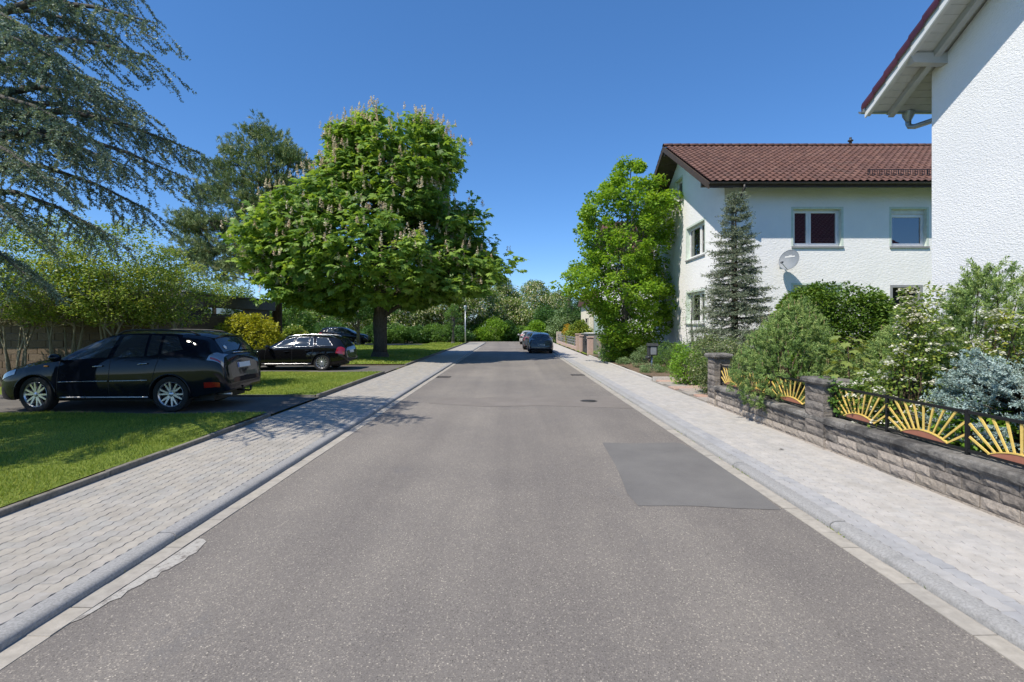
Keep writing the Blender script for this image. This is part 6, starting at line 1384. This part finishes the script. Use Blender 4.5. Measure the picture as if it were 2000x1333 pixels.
# ---------------------------------------------------------------- ornamental maples in front of the brown wall
for i,(px,d,hh,r,lab) in enumerate(((30,12.95,4.35,1.75,'multi stemmed maple at the photo edge under the cedar boughs'),(130,13.25,4.6,1.7,'multi stemmed light green maple behind the suv bonnet'),(235,13.3,4.5,1.75,'multi stemmed light green maple behind the suv roof'),(318,13.7,3.75,1.45,'smaller multi stemmed maple beside the dark entrance'))):
    g = np.random.default_rng(50+i); loc = (at(px,d),d,.14); T = tree('maple_tree', loc, lab, 'tree', 'row of ornamental maples before the brown wall')
    prof = [(1.85,r*.5,r*.5),(2.2,r*.85,r*.85),(2.7,r,r),(3.2,r*.9,r*.9),(hh-.5,r*.62,r*.62),(hh-.15,r*.3,r*.3),(hh,r*.1,r*.1)]; C, out, k = clumps(g, loc, prof, 230, .25, 26, .35, .5)
    m = MB(); b = np.array(loc)
    for j in range(8):
        a = 2*math.pi*j/8+g.uniform(-.3,.3); e = np.array((math.cos(a)*g.uniform(.25,.6),math.sin(a)*.35,1.7)); st = np.array((math.cos(a)*.12,math.sin(a)*.1,-.05)); limb(m,st,e,.035,.022,g,0,6,.07,6)
        for c in C[g.permutation(len(C))[:6]]: limb(m,e,c-b,.018,.004,g,.03,5,.06,5)
    link_mesh('stems', m.mesh('stems'), M['bark_pale'], T)
    P, D, N = clump_leaves(g, C, out, 54, g.uniform(.2,.4,len(C)), .5, 1.0, .1); n = len(P)
    leaves('crown','leaf_maple',T,P,D,N,g.uniform(.045,.085,n),g.uniform(.035,.06,n),g.normal(.5,.25,n)+.15*np.repeat(g.normal(size=len(C)),54))
# ---------------------------------------------------------------- far trees and bushes
def far_tree(px, d, top, half, label, seed, mat='leaf_locust', bottom=662, bl=0, ncl=170, per=64, name='locust_tree', L=.2, lob=.35, group=None, lean=0, blm='blossom_cream', trunk=True, inner=.3, zfrac=.22, cat='tree'):
    g = np.random.default_rng(seed); loc = (at(px,d),d,.05); h = zat(top,d)-.05; r = half*d/FPX; T = tree(name, loc, label, cat, group); z0 = h*zfrac
    prof = [(z0,r*.45,r*.45),(z0+(h-z0)*.18,r*.85,r*.85),(z0+(h-z0)*.42,r,r),(z0+(h-z0)*.65,r*.85,r*.85),(z0+(h-z0)*.85,r*.5,r*.5),(h,r*.12,r*.12)]; C, out, k = clumps(g, loc, prof, ncl, inner, 30, lob, .5)
    if trunk: wood(T,[(0,0,0),(lean*.3,0,h*.3),(lean,0,h*.75)],[.1+.016*h,.07+.011*h,.03],C,g,22,'bark_grey',.07,.3,0,7)
    rc = r*.16+.16; P, D, N = clump_leaves(g, C, out, per, g.uniform(.7,1.3,len(C))*rc, .75, .6, .15); n = len(P); leaves('crown',mat,T,P,D,N,L*g.uniform(.7,1.3,n),L*.6*g.uniform(.7,1.2,n),g.normal(.5,.25,n)+.15*np.repeat(g.normal(size=len(C)),per))
    if bl:
        P, D, N = clump_leaves(g, C[k>.5], out[k>.5], bl, rc*.95, .8, .3, .8); n = len(P); leaves('blossoms',blm,T,P,D,N,L*1.0*g.uniform(.7,1.3,n),L*.55,g.uniform(0,1,n),kind='stuff')
    return T
gl = 'blossoming locust trees at the end of the street'
for i,(px,d,top,half,bl,lab) in enumerate(((600,60,588,48,10,'blossoming locust tree behind the parked far suv'),(690,66,575,60,12,'blossoming locust tree seen between the two trunks'),(785,62,578,52,16,'blossoming locust tree just beside the chestnut trunk'),(862,64,560,55,20,'blossoming locust tree left of the street lamp'),(935,67,548,52,22,'blossoming locust tree behind the street lamp'),(985,74,545,34,16,'tall narrow locust tree with open top above the far road end'),(1045,76,551,52,22,'broad blossoming locust tree above the parked cars'),(1000,70,585,46,22,'low blossoming locust tree over the dark round shrub'),(1088,80,572,44,16,'blossoming locust tree left of the bare trunk'),(1140,84,585,42,8,'locust tree glimpsed behind the annexe'))):
    far_tree(px,d,top,half,lab,100+i,bl=bl,group=gl,ncl=250,L=.24)
far_tree(700,46,560,75,'round leafed tree whose crown merges into the chestnut',130,'leaf_dark',ncl=170,name='lime_tree',zfrac=.5,L=.2)
far_tree(885,50,590,16,'thin staked young tree on the lawn',131,'leaf_mid',ncl=40,name='young_tree',L=.12,zfrac=.35)
far_tree(1118,56,575,28,'dark green conifer like tree beside the annexe',132,'leaf_dark',ncl=150,name='dark_tree',L=.14,zfrac=.1)
far_tree(352,34,468,42,'thin pale tree with sparse leaves between maple and pine',133,'leaf_locust',ncl=45,per=14,name='sparse_tree',L=.12,bl=6,zfrac=.35)
far_tree(300,44,520,80,'pale green tree rising behind the flat roof',134,'leaf_locust',ncl=120,name='garden_tree',zfrac=.3)
far_tree(440,46,548,85,'pale green tree behind the flat roofed wing',135,'leaf_locust',ncl=140,name='garden_tree',zfrac=.2,bl=4)
far_tree(555,44,575,48,'mixed green tree between the pine trunk and the chestnut',136,'leaf_mid',ncl=120,name='garden_tree',zfrac=.1)
far_tree(130,40,500,130,'green tree filling the view behind the maples',137,'leaf_mid',ncl=160,name='garden_tree',zfrac=.15)
hb = 'bushes forming the dark hedge at the end of the lawns'
for i,(px,d,top,half,mt,lab) in enumerate(((575,41,640,26,'leaf_shrub','yellowish bush behind the black estate car'),(560,52,622,40,'leaf_mid','green bush behind the pine trunk'),(640,55,628,42,'leaf_dark','dark bush behind the roof of the far suv'),(735,55.5,634,34,'leaf_dark','dark bush right behind the chestnut trunk'),(770,56,636,36,'leaf_mid','green bush beside the chestnut trunk'),(815,57,640,30,'leaf_dark','dark low bush in the middle of the lawn hedge'),(850,57.5,636,32,'leaf_mid','green bush between chestnut and street lamp'),(893,58,640,26,'leaf_dark','dark bush just before the street lamp'),(925,64.5,638,22,'leaf_mid','green bush just past the street lamp'),(962,64,624,36,'leaf_bright','round fresh green shrub at the road end'),(992,64,630,18,'leaf_dark','dark narrow shrub next to the round green shrub'),(1018,66,638,20,'leaf_mid','low green shrub at the middle of the road end'),(1064,59,598,30,'leaf_dark','tall dark green bush behind the parked hatchback'),(1048,57,628,20,'leaf_bright','light green bush beside the silver car'),(1104,56,604,36,'leaf_sage','large grey green bush before the annexe'),(1133,44,630,24,'leaf_shrub','olive bush behind the dry stone wall'))):
    far_tree(px,d,top,half,lab,150+i,mt,ncl=120,per=60,name='bush',L=.19,lob=.2,group=hb,trunk=False,inner=.45,zfrac=.02,cat='bush')
far_tree(1108,49,633,9,'small golden orange bush above the dry stone wall',170,'leaf_golden',ncl=60,per=40,name='golden_shrub',L=.08,trunk=False,zfrac=.02,inner=.4,cat='bush')
# weeds in the joint between gutter and kerb
g = np.random.default_rng(90); n = 1500; y = 3+g.uniform(0,1,n)**1.5*24; x = np.where(g.uniform(size=n) < .8,2.903,-2.903)+g.normal(0,.006,n); keep = np.sin(y*3.1)+np.sin(y*7.3)+.6*g.normal(size=n) > .7; x, y = x[keep], y[keep]; n = len(x)
V = np.stack([x,y,np.full(n,.008)],1); D = nz(np.stack([g.normal(size=n)*.6,g.normal(size=n),np.full(n,.8)],1)); Wd_ = empty('weeds',(0,0,0),'tiny weeds and moss growing in the kerb joint','weeds',None,0,'stuff'); leaves('weeds','leaf_shrub',Wd_,V,D,rand_dirs(g,n),.022,.010,g.uniform(0,1,n),kind='stuff')
